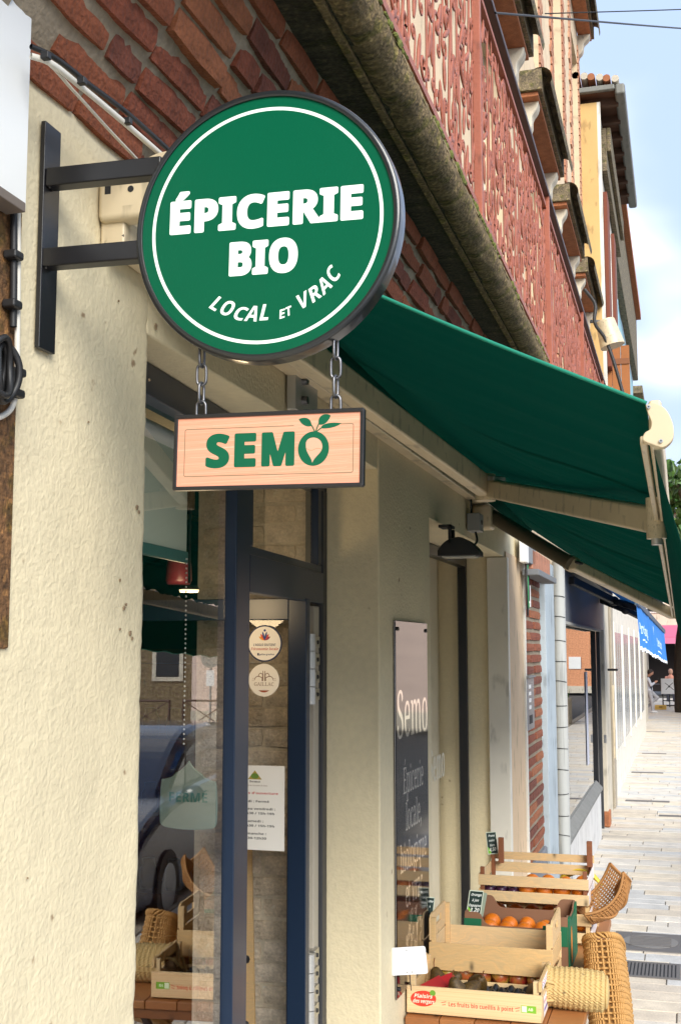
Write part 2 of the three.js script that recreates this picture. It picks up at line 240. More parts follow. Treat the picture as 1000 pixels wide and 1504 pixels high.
{ // chipped spots where the render has flaked off
  const r = mulberry(64), g = [0, 1, 2].map(k => { const s = new THREE.Shape(), n = 11; for (let i = 0; i < n; i++) { const a = i / n * 6.283, q = 0.004 + r() * 0.006; i ? s.lineTo(q * Math.cos(a), q * 1.5 * Math.sin(a)) : s.moveTo(q * Math.cos(a), q * 1.5 * Math.sin(a)); } return mUV(new THREE.ExtrudeGeometry(s, { depth: 0.002, bevelEnabled: false }).rotateY(Math.PI / 2)); }), m = M(lin(0.30, 0.22, 0.14), { map: T.stoneC });
  for (const [px, py, k] of [[201, 745, 1], [204, 752, 0.8], [176, 852, 0.6], [182, 893, 0.9], [185, 888, 0.6], [191, 930, 1], [194, 938, 0.7], [176, 924, 0.5], [174, 442, 0.5], [229, 480, 1.3], [219, 558, 0.7], [40, 1290, 0.4], [130, 620, 0.35]]) { const p = onX(px, py, 0.001), c = part('render_chip', g[Math.floor(r() * 3)], m, house, { pos: [0.0012, p.y, p.z], rot: [r() * 6, 0, 0] }); c.scale.set(1, k * 0.42, k * 0.5); }
}
part('lintel', bx(-0.45, LB, Z1 + 0.015, -0.002, WT, Z2 - 0.0, 0.006), mat.cream, house);
part('pillar', bx(-0.19, 0, Z2, 0.004, WT, Z3, 0.008), mat.cream, house);
part('lintel', bx(-0.45, LB2, Z3, -0.001, WT, Z4, 0.006), mat.cream, house);
part('reveal', bx(-0.42, 0, Z4 - 0.3, -0.003, LB2 + 0.1, Z4, 0.006), mat.cream, house);
part('wall', bx(-0.2, 2.78, Z4 - 0.002, -0.002, WT, Z5), mat.cream, house);
part('pilaster', bx(-0.2, 0, Z4 - 0.03, 0.006, 2.78, Z5 + 0.03, 0.004), M(lin(0.70, 0.53, 0.36), { map: T.dirtC, bumpMap: T.grainB, bumpScale: 0.002 }), house);
part('pilaster_trim', bx(-0.1, 0, Z4 + 0.035, 0.022, 2.74, Z4 - 0.03, 0.004), mat.white, house);
part('pilaster_trim', bx(-0.1, 0, Z5 + 0.03, 0.02, 2.76, Z5 - 0.02, 0.004), mat.white, house);
part('wall', bx(-0.3, 2.86, Z5, -0.002, WT, ZE), mat.upper, house);
{ // brick corbel under the balcony: seven courses leaning out in one worn slope
  const N = 8, hC = 0.0508, X1 = 0.245, Y0 = WT - 0.005, RISE = N * hC, ang = Math.atan2(X1, RISE), SL = Math.hypot(X1, RISE), nx = Math.cos(ang), ny = -Math.sin(ang), row = SL / N;
  const onSlope = (t, d) => [t * Math.sin(ang) + nx * d, Y0 + t * Math.cos(ang) + ny * d];
  const bedG = grid(22, 900, (u, v) => { const t = u * (SL + 0.02) - 0.01, z = -1.5 - v * (-1.5 - ZE), d = -0.0100 + 0.0065 * fbm(t * 16, z * 9, 0, 3, 21) + 0.002 * perlin(t * 90, z * 90, 0, 4), [x, y] = onSlope(t, d); const p = V(x, y, z); p.u = t; p.v = z; return p; });
  const corbel = part('corbel', bedG, mat.mortar, house), r = mulberry(5), shapes = [0, 1, 2, 3, 4].map(i => rough(0.06, row - 0.005, 0.240, 0.0028, 100 + i)), half = [0, 1].map(i => rough(0.06, row - 0.005, 0.116, 0.0028, 120 + i)); let n = 0; const rest = [];
  part('corbel_core', bx(-0.3, Y0 + 0.05, -1.5, -0.02, Y0 + RISE, ZE), mat.mortar, corbel); part('corbel_end', (() => { const s = new THREE.Shape(); s.moveTo(-0.1, Y0); s.lineTo(0, Y0); s.lineTo(X1, Y0 + RISE); s.lineTo(-0.1, Y0 + RISE); s.closePath(); return mUV(new THREE.ExtrudeGeometry(s, { depth: 0.03, bevelEnabled: false }).translate(0, 0, -1.52)); })(), mat.mortar, corbel);
  for (let i = 0; i < N; i++) for (let z = -1.54 - (i % 2) * 0.12; z > ZE + 0.2;) {
    const sh = r() < 0.14 ? half[Math.floor(r() * 2)] : shapes[Math.floor(r() * 5)], L = half.includes(sh) ? 0.116 : 0.240, [x, y] = onSlope((i + 0.5) * row + (r() - 0.5) * 0.004, -0.0295 + (r() - 0.45) * 0.010), m = mat.bricks[Math.floor(r() * 4)];
    if (z > -11 && n < 285) { part('brick', sh, m, corbel, { pos: [x, y, z - L / 2], rot: [(r() - 0.5) * 0.04, (r() - 0.5) * 0.05, -ang * 0.5 + (r() - 0.5) * 0.10] }); n++; } else rest.push(sh.clone().rotateZ(-ang * 0.5).translate(x, y, z - L / 2));
    z -= L + 0.006 + r() * 0.005;
  }
  part('brick', mUV(merge(rest)), mat.bricks[0], corbel, { kind: 'stuff' });
  part('balcony_slab', bx(-0.3, WT + N * hC - 0.005, 1.5, 0.35, WT + N * hC + 0.075, ZE), mat.slab, house);
  // rounded, weathered stone nosing
  const nose = grid(26, 520, (u, v) => { const a = u * Math.PI * 2, z = 1.2 - v * 15.1, d = 0.004 * fbm(a * 2, z * 6, 0, 3, 5) + 0.003 * perlin(a * 5, z * 24, 0, 9) - 0.010 * Math.max(0, fbm(z * 5, a * 0.7, 0, 3, 44) - 0.25), rr = 0.054 + d; const p = V(0.365 + rr * Math.cos(a), 3.58 + rr * Math.sin(a), z); p.u = a * 0.054; p.v = z; return p; });
  part('balcony_nosing', nose, mat.moss, house);
  for (let z = 1; z > ZE + 1.1;) { const L = 0.7 + r() * 0.6; part('nosing_fillet', bx(0.318, 3.522 + r() * 0.003, z, 0.338, 3.56, z - L + 0.012, 0.003), mat.moss, house); z -= L; }
  // tufts of moss sitting on the nosing
  const tg = []; for (let i = 0; i < 900; i++) { const z = -0.8 - r() * 8.5, a = 0.15 + r() * 1.1, f = fbm(z * 1.7, 3, 0, 2, 12); if (f < 0.0) continue; const s = 0.003 + r() * 0.007; const g = new THREE.IcosahedronGeometry(s, 0); g.scale(1, 0.7 + r(), 1 + r()); g.translate(0.365 + 0.055 * Math.cos(a), 3.58 + 0.055 * Math.sin(a), z); tg.push(g); }
  part('moss_tufts', merge(tg), M(lin(0.12, 0.13, 0.03), { roughness: 1 }), house, { kind: 'stuff' });
}
{ // cast-iron balcony railing
  const rail = new THREE.Group(); rail.name = 'railing'; house.add(rail);
  const X = 0.385, Y0 = 3.625, Y1 = 4.545;
  part('top_rail', bx(X - 0.03, Y1 - 0.012, 1.2, X + 0.03, Y1 + 0.012, ZE + 0.05, 0.005), mat.ironDark, rail);
  part('lower_rail', bx(X - 0.012, Y1 - 0.075, 1.2, X + 0.012, Y1 - 0.055, ZE + 0.05), mat.iron, rail);
  part('bottom_rail', bx(X - 0.014, Y0 + 0.03, 1.2, X + 0.014, Y0 + 0.052, ZE + 0.05), mat.iron, rail);
  const spiral = (cz, cy, r0, r1, a0, a1, n = 14) => { const o = []; for (let i = 0; i <= n; i++) { const t = i / n, r = mix(r0, r1, t), a = mix(a0, a1, t); o.push(V(0, cy + r * Math.sin(a), cz + r * Math.cos(a))); } return o; };
  const P = Math.PI, cell = 2.2 / 6;
  const bar = (pts, r) => { const g = tube(pts, r, Math.max(16, Math.round(pts.length * 1.6)), 6); g.scale(0.6, 1, 1); return g; };
  // S scroll: a spiral at each end, standing upright, hand h = +-1
  const esse = (cz, cy, L, r, h, th) => bar([...spiral(cz + h * r * 0.7, cy + L / 2 - r, r * 0.22, r, (h > 0 ? 0 : P) - h * 2.2 * P, h > 0 ? P : 0, 16), V(0, cy, cz), ...spiral(cz - h * r * 0.7, cy - L / 2 + r, r, r * 0.22, h > 0 ? 0 : P, (h > 0 ? 0 : P) - h * 2.2 * P, 16)], th);
  const cee = (cz, cy, L, r, h, th) => bar([...spiral(cz + h * r * 0.3, cy + L / 2 - r, r * 0.25, r, (h > 0 ? P : 0) - h * 2.1 * P, h > 0 ? P : 0, 14), ...spiral(cz + h * r * 0.3, cy - L / 2 + r, r, r * 0.25, h > 0 ? P : 0, (h > 0 ? P : 0) + h * 2.1 * P, 14)], th);
  const leafG = (cz, cy, L, w, t) => { const g = new THREE.SphereGeometry(1, 7, 6); g.scale(0.006, L / 2, w * 0.85); g.rotateX(t); g.translate(0, cy, cz); return g; };
  const motif = (m, hh) => { const l = [];
    const q = 0.78; for (const [z, y, h] of [[-0.14, 0.94, 1], [0.03, 0.95, -1], [0.13, 0.05, 1], [-0.02, 0.08, -1], [-0.17, 0.28, 1], [0.05, 0.36, -1], [0.15, 0.62, 1], [-0.04, 0.66, -1], [-0.12, 0.47, 1]]) l.push(esse(z * m, y * hh, 0.15, 0.023, h * m, 0.0046)); l.push(esse(-0.10 * m, 0.30 * hh, 0.40, 0.048, m, 0.0095 * q), esse(0.085 * m, 0.68 * hh, 0.38, 0.046, -m, 0.0095 * q), cee(0.10 * m, 0.24 * hh, 0.30, 0.042, -m, 0.0085 * q), cee(-0.09 * m, 0.78 * hh, 0.28, 0.040, m, 0.0085 * q), esse(0.0, 0.50 * hh, 0.30, 0.036, m, 0.0062), cee(0.165 * m, 0.48 * hh, 0.24, 0.034, m, 0.0062), cee(-0.165 * m, 0.52 * hh, 0.26, 0.034, -m, 0.0062), esse(0.17 * m, 0.86 * hh, 0.20, 0.028, m, 0.0075), esse(-0.16 * m, 0.12 * hh, 0.19, 0.028, -m, 0.0075));
    for (const [z, y, L, t] of [[0.03, 0.12, 0.15, 0.3], [-0.03, 0.90, 0.13, -0.3], [0.06, 0.42, 0.16, -0.5], [-0.05, 0.60, 0.15, 0.5], [0.14, 0.70, 0.13, 0.2], [-0.14, 0.34, 0.14, -0.2], [0.015, 0.74, 0.12, 0.1], [-0.02, 0.26, 0.12, 0.15], [0.175, 0.25, 0.14, 0.3], [-0.175, 0.72, 0.14, -0.3], [0.12, 0.92, 0.1, 0.8], [-0.11, 0.06, 0.1, -0.8], [0.05, 0.57, 0.13, 0.9], [-0.06, 0.44, 0.13, -0.9]]) l.push(leafG(z * m, y * hh, L * 0.9, 0.013, t * m));
    return merge(l);
  };
  const hh = Y1 - 0.06 - Y0 - 0.045, shapes = [mUV(motif(1, hh)), mUV(motif(-1, hh))], post = bx(-0.014, 0, -0.014, 0.014, Y1 - Y0, 0.014, 0.003);
  let i = 0; for (let z = 0.6; z > ZE + 0.2; z -= 2.2) {
    part('post', post, mat.iron, rail, { pos: [X + 0.012, Y0, z] });
    for (let k = 0; k < 6; k++) { const zz = z - (k + 0.5) * cell; if (zz < ZE + 0.1) break; part('scroll', shapes[i++ % 2], mat.iron, rail, { pos: [X, Y0 + 0.045, zz] }); }
  }
}
{ // upper storeys
  const wins = [-1.4, -3.6, -6.0 - 0.85, -9.0, -11.2, -13.3].map(z => z), segs = [];
  const y0 = WT + 0.47, yw = 6.05, y2 = 6.9, y3 = 9.2, top = 11.2;
  const band = (a, b) => segs.push(bx(-0.3, a, 1.5, 0, b, ZE)); band(yw, y2); band(y3, top);
  let z = 1.5; for (const c of wins) { for (const [a, b] of [[y0, yw], [y2, y3]]) segs.push(bx(-0.3, a, z, 0, b, c + 0.5)); z = c - 0.5; } for (const [a, b] of [[y0, yw], [y2, y3]]) segs.push(bx(-0.3, a, z, 0, b, ZE));
  part('upper_wall', merge(segs), mat.upper, house);
  part('back_wall', bx(-0.6, WT, 1.5, -0.55, top, ZE), mat.upper, house);
  const r = mulberry(8);
  wins.forEach((c, i) => {
    for (const [a, b] of [[y0, yw], [y2, y3]]) {
      const w = part('window', merge([bx(-0.2, a, c + 0.5, -0.13, b, c + 0.44), bx(-0.2, a, c - 0.44, -0.13, b, c - 0.5), bx(-0.2, b - 0.06, c + 0.44, -0.13, b, c - 0.44), bx(-0.2, a, c + 0.44, -0.13, a + 0.06, c - 0.44), bx(-0.2, a + 0.06, c + 0.025, -0.13, b - 0.06, c - 0.025)]), mat.white, house);
      for (const s of [1, -1]) part('pane', bx(-0.17, a + 0.06, c + s * 0.44, -0.165, b - 0.06, c + s * 0.025), mat.glassDark, w);
    }
    // hood over the first-floor window: terracotta soffit, grey stone cornice, scroll brackets
    for (const [hy, d, hw] of [[6.15, 0.13, 0.81], [9.62, 0.16, 0.82]]) {
      const h = part('window_hood', mUV(merge([bx(0.004, hy, c + hw, d, hy + 0.035, c - hw, 0.004)])), mat.terracotta, house);
      part('cornice', grid(40, 12, (u, v) => { const zz = c + hw + 0.03 - u * (2 * hw + 0.06), a = v * Math.PI * 1.15 - 0.55, rr = 0.085; const p = V(d + 0.02 + rr * Math.cos(a), hy + 0.115 + rr * Math.sin(a), zz); p.u = zz; p.v = a * rr; return p; }), mat.greyStone, h);
      part('cornice_core', bx(0.004, hy + 0.037, c + hw + 0.028, d + 0.03, hy + 0.19, c - hw - 0.028), mat.greyStone, h);
      for (const s of [1, -1]) { const sh = new THREE.Shape(); sh.moveTo(0, 0); sh.lineTo(d - 0.02, 0); sh.bezierCurveTo(d - 0.03, -0.09, 0.05, -0.06, 0.06, -0.16); sh.bezierCurveTo(0.05, -0.22, 0.02, -0.23, 0, -0.25); const g = new THREE.ExtrudeGeometry(sh, { depth: 0.1, bevelEnabled: true, bevelSize: 0.008, bevelThickness: 0.008, bevelSegments: 1 }); g.translate(0.004, hy - 0.005, c + s * (hw - 0.14) - 0.05); part('bracket', mUV(g), mat.paleStone, h); }
    }
    // brick surround of the second-floor window
    for (const s of [1, -1]) { const bs = []; for (let y = y2; y < y3 + 0.2; y += 0.082) { const w = (Math.round(y / 0.082) % 3 ? 0.19 : 0.27); bs.push(bx(0, y + 0.006, c + s * 0.5, 0.014 + r() * 0.004, y + 0.072, c + s * (0.5 + w))); }
    part('brick_jamb', merge(bs), mat.bricksPale[i % 3], house, { kind: 'stuff' }); }
    for (const s of [1, -1]) { const bs1 = []; for (let y = y0; y < 6.05; y += 0.082) bs1.push(bx(0, y + 0.006, c + s * 0.5, 0.012 + r() * 0.004, y + 0.072, c + s * 0.68)); part('brick_jamb', merge(bs1), mat.bricksPale[(i + 1) % 3], house, { kind: 'stuff' }); }
  });
  part('eave', bx(-0.6, top, 1.5, 0.45, top + 0.14, ZE), mat.terracotta, house);
}
{ // neighbour's brick pilaster with its grey base
  const r = mulberry(31), zA = Z5 - 0.02, zB = -8.92;
  part('pilaster_bed', bx(-0.3, 0.775, zA, -0.014, 2.86, zB), mat.mortar, house);
  part('pilaster_base', bx(-0.3, 0, zA, 0.012, 0.775, zB, 0.012), M(lin(0.21, 0.23, 0.27), { map: T.stoneC, bumpMap: T.grainB, bumpScale: 0.004 }), house);
  const W = (zA - zB), sh = [0, 1, 2, 3].map(i => rough(0.12, 0.056, 0.40, 0.0026, 200 + i)), sl = [0, 1, 2, 3].map(i => rough(0.12, 0.056, 0.62, 0.0026, 210 + i));
  let row = 0; for (let y = 0.785; y < 2.72; y += 0.0775, row++) { const a = row % 2, e = 0.006; const p = (g, L, z) => part('brick', g, mat.bricks[Math.floor(r() * 4)], house, { pos: [-0.064 + (r() - 0.5) * 0.009, y + 0.03, z - L / 2] }); if (a) { p(sh[row % 4], 0.40, zA - e); p(sl[(row + 1) % 4], 0.62, zA - e - 0.42); } else { p(sl[row % 4], 0.62, zA - e); p(sh[(row + 2) % 4], 0.40, zA - e - 0.64); } }
  part('impost', bx(-0.2, 2.72, zA, 0.07, 2.86, zB, 0.01), M(lin(0.52, 0.24, 0.15), { map: T.brickC }), house);
  const ip = thing('intercom', 'grey metal intercom panel fixed to the brick pilaster', 'intercom', [0.002, 1.84, -8.12]);
  part('plate', bx(0, -0.17, 0.30, 0.022, 0.17, -0.06, 0.004), M(lin(0.30, 0.29, 0.29), { roughness: 0.45, metalness: 0.5 }), ip); part('hood', bx(0, 0.17, 0.31, 0.034, 0.182, -0.07), M(lin(0.2, 0.2, 0.2)), ip);
  for (let k = 0; k < 4; k++) part('button', bx(0.022, 0.10 - k * 0.045, 0.24, 0.027, 0.125 - k * 0.045, 0.14, 0.002), mat.whiteClean, ip); part('speaker_grille', bx(0.022, -0.13, 0.22, 0.024, -0.075, 0.06), mat.blackMatt, ip);
}

// ================================================================ GROCERY SHOPFRONT (slightly splayed behind the facade)
const TH = 3.3 * Math.PI / 180, FO = V(-0.19, 0, Z2), FU = V(Math.sin(TH), 0, Math.cos(TH)), FN = V(Math.cos(TH), 0, -Math.sin(TH));
const onF = (px, py) => { const v = ray(px, py), t = FO.clone().sub(CAM).dot(FN) / v.dot(FN), p = CAM.clone().addScaledVector(v, t); return { u: p.clone().sub(FO).dot(FU), y: p.y }; };
const front = thing('storefront', 'dark blue metal and glass shopfront with door in the grocery doorway', 'shopfront', [FO.x, 0, FO.z], { ry: TH });
const fb = (u0, y0, u1, y1, x0 = -0.05, x1 = 0, b = 0.003) => bx(x0, y0, u0, x1, y1, u1, b);   // local: x outwards, z along the front
const sheet = (z0, y0, z1, y1, x) => mUV(new THREE.PlaneGeometry(Math.abs(z1 - z0), y1 - y0).rotateY(Math.PI / 2).translate(x, (y0 + y1) / 2, (z0 + z1) / 2));
{
  part('head_frame', fb(-0.02, LB - 0.075, 1.86, LB - 0.002, -0.06, 0.0), mat.navy, front);
  part('mullion', fb(0.918, 0, 1.04, LB - 0.075, -0.028, 0.006), mat.navy, front);
  part('jamb', fb(-0.005, 0, 0.055, LB - 0.075, -0.06, 0.004), mat.charcoal, front);
  part('bottom_frame', fb(1.04, 0.02, 1.86, 0.1, -0.06, 0.0), mat.navy, front);
  part('side_frame', fb(1.80, 0.1, 1.86, LB - 0.075, -0.06, 0.0), mat.navy, front);
  part('transom', fb(0.055, 2.355, 0.918, 2.46, -0.03, 0.006), mat.navy, front);
  part('transom_light_frame', merge([fb(0.055, 2.46, 0.918, 2.485, -0.025, 0.0), fb(0.055, 2.485, 0.11, LB - 0.075, -0.025, 0.0), fb(0.87, 2.485, 0.918, LB - 0.075, -0.02, 0.0)]), mat.navy, front);
  part('pane', sheet(0.11, 2.485, 0.87, LB - 0.076, -0.014), mat.glass, front);
  part('pane', sheet(1.04, 0.1, 1.80, LB - 0.076, -0.020), mat.glassCoated, front);
  part('door_post', fb(0.20, 0, 0.262, 2.345, -0.06, -0.004), mat.alu, front);
  part('door_post', fb(0.062, 0, 0.13, 2.345, -0.06, -0.008), M(lin(0.42, 0.38, 0.31), { roughness: 0.5 }), front);
  for (const yb of [2.02, 1.0, 0.3]) { const hg = part('hinge', merge([0, 1, 2, 3].map(k => cyl(V(0.004, yb + k * 0.058, 0.23), V(0.004, yb + 0.055 + k * 0.058, 0.23), 0.017, 0.017, 12))), mat.alu, front); part('hinge_plate', merge([0, 1, 2, 3].map(k => fb(0.10, yb + 0.008 + k * 0.058, 0.16, yb + 0.048 + k * 0.058, -0.035, 0.004))), mat.steel, hg); for (let k = 0; k < 4; k++) part('screw', cyl(V(0.003, yb + 0.028 + k * 0.058, 0.13), V(0.008, yb + 0.028 + k * 0.058, 0.13), 0.008, 0.006, 8), mat.blackMatt, hg); }
}
// the door leaf stands open into the shop, square to the street
const zL = -3.70, xH = onZ(450, 1000, zL + 0.02).x, leaf = thing('open_door', 'dark blue glazed door standing open into the grocery', 'door', [xH, 0, zL]);
{
  const Wd = 0.82, Hd = onZ(400, 879, zL + 0.02).y;
  part('stile', bx(-0.062, 0.01, -0.02, 0, Hd, 0.02, 0.003), mat.navy, leaf); part('stile', bx(-Wd, 0.01, -0.02, -Wd + 0.062, Hd, 0.02, 0.003), mat.navy, leaf);
  part('top_rail', bx(-Wd + 0.062, Hd - 0.07, -0.02, -0.062, Hd, 0.02, 0.003), mat.navy, leaf); part('bottom_rail', bx(-Wd + 0.062, 0.01, -0.02, -0.062, 0.16, 0.02, 0.003), mat.navy, leaf);
  part('pane', mUV(new THREE.PlaneGeometry(Wd - 0.124, Hd - 0.23).translate(-Wd / 2, (Hd + 0.09) / 2, 0)), mat.glass, leaf);
  part('bead', merge([bx(-0.066, 0.16, 0.001, -0.062, Hd - 0.07, 0.012), bx(-Wd + 0.062, 0.16, 0.001, -Wd + 0.066, Hd - 0.07, 0.012)]), mat.blackMatt, leaf);
  const hx = onZ(366, 1430, zL).x - xH; part('handle', tube([V(hx, 1.02, 0.03), V(hx, 1.02, 0.06), V(hx, 1.06, 0.075), V(hx, 1.16, 0.075), V(hx, 1.22, 0.06), V(hx, 1.22, 0.03)], 0.014, 30, 8), mat.black, leaf);
}
const onGlass = (name, label, cat, px, py, w, h, map, shape) => { const p = onZ(px, py, zL + 0.004); return solo(name, shape ?? new THREE.PlaneGeometry(w, h), M(0xffffff, { map, roughness: 0.6, side: THREE.DoubleSide }), label, cat, { pos: [p.x, p.y, zL + 0.004] }); };
{
  const uvDisc = (r) => { const g = new THREE.ExtrudeGeometry(new THREE.Shape().absarc(0, 0, r, 0, Math.PI * 2), { depth: 0.002, bevelEnabled: false, curveSegments: 48 }), p = g.attributes.position, uv = g.attributes.uv; for (let i = 0; i < p.count; i++) uv.setXY(i, p.getX(i) / r / 2 + 0.5, p.getY(i) / r / 2 + 0.5); return g; };
  const t1 = paint(512, 512, (x) => { x.fillStyle = '#14264e'; x.fillRect(0, 0, 512, 512); x.fillStyle = '#f1ece4'; x.beginPath(); x.arc(256, 256, 236, 0, 7); x.fill(); const fl = (c, a, l, w) => { x.save(); x.translate(256, 215); x.rotate(a); x.fillStyle = c; x.beginPath(); x.moveTo(0, 0); x.quadraticCurveTo(-w, -l * 0.6, 0, -l); x.quadraticCurveTo(w, -l * 0.6, 0, 0); x.fill(); x.restore(); }; fl('#e8a229', -1.0, 100, 34); fl('#d9542b', -0.6, 110, 30); fl('#8c2b4a', 1.0, 100, 34); fl('#c23b2d', 0.6, 110, 30); fl('#1d3a80', -0.25, 130, 28); fl('#1d3a80', 0.25, 130, 28); x.fillStyle = '#1d3a80'; x.beginPath(); x.arc(258, 75, 17, 0, 7); x.fill(); x.textAlign = 'center'; x.fillStyle = '#1c2b55'; x.font = 'bold 46px sans-serif'; x.save(); x.translate(256, 292); x.scale(0.78, 1); x.fillText("L'AGGLO SOUTIENT", 0, 0); x.restore(); x.fillStyle = '#b23a2b'; x.font = 'italic bold 50px serif'; x.save(); x.translate(256, 350); x.scale(0.92, 1); x.fillText("l'économie locale", 0, 0); x.restore(); x.fillStyle = '#1c2b55'; x.fillRect(150, 390, 24, 34); x.font = 'bold 30px sans-serif'; x.fillText('gaillac-graulhet', 290, 420); });
  const t2 = paint(512, 512, (x) => { x.fillStyle = '#efe9de'; x.fillRect(0, 0, 512, 512); x.strokeStyle = '#7a5a45'; x.lineWidth = 11; for (const d of [-1, 1]) for (const [w, h] of [[18, 0], [70, 60], [130, 110]]) { x.beginPath(); x.moveTo(256 + d * 14 + d * w * 0.12, 270); x.lineTo(256 + d * 14 + d * w * 0.12, 110 + h); if (w > 20) x.quadraticCurveTo(256 + d * (w), 50 + h, 256 + d * (w + 26), 150 + h * 0.9); x.stroke(); } x.textAlign = 'center'; x.fillStyle = '#7a5a45'; x.font = '76px serif'; x.fillText('GAILLAC', 256, 345); x.font = '22px serif'; x.fillText('972', 80, 240); x.fillText('1271', 80, 268); x.fillText('2022', 432, 240); x.fillText('VILLE', 432, 268); x.fillStyle = '#9c4a2c'; x.beginPath(); x.moveTo(165, 415); x.quadraticCurveTo(256, 480, 347, 415); x.closePath(); x.fill(); });
  
  onGlass('door_sticker', 'round white sticker with navy rim and colourful petals on the door glass', 'sticker', 389, 945, 0, 0, t1, uvDisc(0.060));
  onGlass('door_sticker', 'round cream sticker with brown fountain emblem on the door glass', 'sticker', 388, 999, 0, 0, t2, uvDisc(0.053));
  const t3 = paint(512, 1024, (x) => { x.fillStyle = '#efece5'; x.fillRect(0, 0, 512, 1024); x.fillStyle = '#b0994a'; x.beginPath(); x.moveTo(256, 60); x.lineTo(316, 170); x.lineTo(196, 170); x.fill(); x.fillStyle = '#6b8a3a'; x.beginPath(); x.arc(256, 130, 34, 0, 7); x.fill(); x.textAlign = 'center'; x.fillStyle = '#2a2a2a'; x.font = 'bold 34px serif'; x.fillText('Semo', 256, 208); x.fillStyle = '#8d7a68'; x.font = '24px sans-serif'; x.fillText('Épicerie locale & bio', 256, 252); x.fillStyle = '#c13b33'; x.font = 'bold 40px sans-serif'; x.fillText("Horaires d'ouverture", 256, 350); x.fillStyle = '#23231f'; x.font = 'bold 38px sans-serif'; const L = ['Lundi : Fermé', 'Mardi au vendredi :', '9h-12h30 / 15h-19h', 'Samedi :', '9h-12h30 / 15h-19h', 'Dimanche :', '9h30-12h30'], Y = [450, 540, 595, 690, 745, 840, 895]; L.forEach((s, i) => x.fillText(s, 256, Y[i])); });
  onGlass('opening_hours_notice', 'white printed opening hours notice taped inside the door glass', 'notice', 374, 1186, 0.205, 0.268, t3);
  // green closed plate hanging in the big pane
  const s = new THREE.Shape(); s.moveTo(-0.125, -0.1); s.quadraticCurveTo(-0.13, 0.0, -0.12, 0.075); s.quadraticCurveTo(-0.07, 0.08, -0.055, 0.105); s.quadraticCurveTo(-0.02, 0.12, 0.0, 0.155); s.quadraticCurveTo(0.02, 0.12, 0.055, 0.105); s.quadraticCurveTo(0.07, 0.08, 0.12, 0.07); s.quadraticCurveTo(0.13, 0, 0.125, -0.1); s.quadraticCurveTo(0.12, -0.125, 0.1, -0.125); s.quadraticCurveTo(0, -0.14, -0.1, -0.125); s.quadraticCurveTo(-0.125, -0.12, -0.125, -0.1);
  const g = new THREE.ExtrudeGeometry(s, { depth: 0.006, bevelEnabled: true, bevelSize: 0.003, bevelThickness: 0.002, bevelSegments: 1, curveSegments: 8 }), P = g.attributes.position, uv = g.attributes.uv; for (let i = 0; i < P.count; i++) uv.setXY(i, P.getX(i) / 0.3 + 0.5, P.getY(i) / 0.3 + 0.5);
  g.scale(0.78, 0.75, 1); const f = onZ(277, 1172, zL + 0.03), t4 = paint(512, 512, (x) => { x.fillStyle = '#8fa596'; x.fillRect(0, 0, 512, 512); x.fillStyle = '#4f8a7c'; x.textAlign = 'center'; x.font = 'bold 96px sans-serif'; x.fillText('FERMÉ', 256, 285); });
  const cs = thing('closed_sign', 'pale green shaped closed plate hanging on the open door glass', 'sign', [f.x, f.y, zL + 0.03]);
  part('plate', g.translate(0, 0, -0.004), M(0xffffff, { map: t4, roughness: 0.55 }), cs);
  // roller blind
  const a = onF(215, 780), b = onF(327, 811), y = (a.y + b.y) / 2; const bl = thing('roller_blind', 'pale green roller blind pulled halfway down behind the window', 'blind', [FO.x, 0, FO.z], { ry: TH });
  part('cloth', fb(b.u, y, 1.80, LB - 0.09, -0.10, -0.098, 0), M(lin(0.60, 0.66, 0.54), { roughness: 0.95 }), bl); part('bottom_bar', fb(b.u, y - 0.03, 1.80, y, -0.106, -0.092, 0.003), M(lin(0.05, 0.17, 0.15), { roughness: 0.5 }), bl); part('roller', cyl(V(-0.10, LB - 0.1, b.u), V(-0.10, LB - 0.1, 1.80), 0.022), mat.whiteClean, bl);
  const cord = []; for (let i = 0; i < 40; i++) cord.push(new THREE.SphereGeometry(0.0028, 6, 5).translate(-0.09, y - 0.02 - i * 0.012, b.u + 0.02)); part('bead_cord', merge(cord), mat.wire, bl);
}
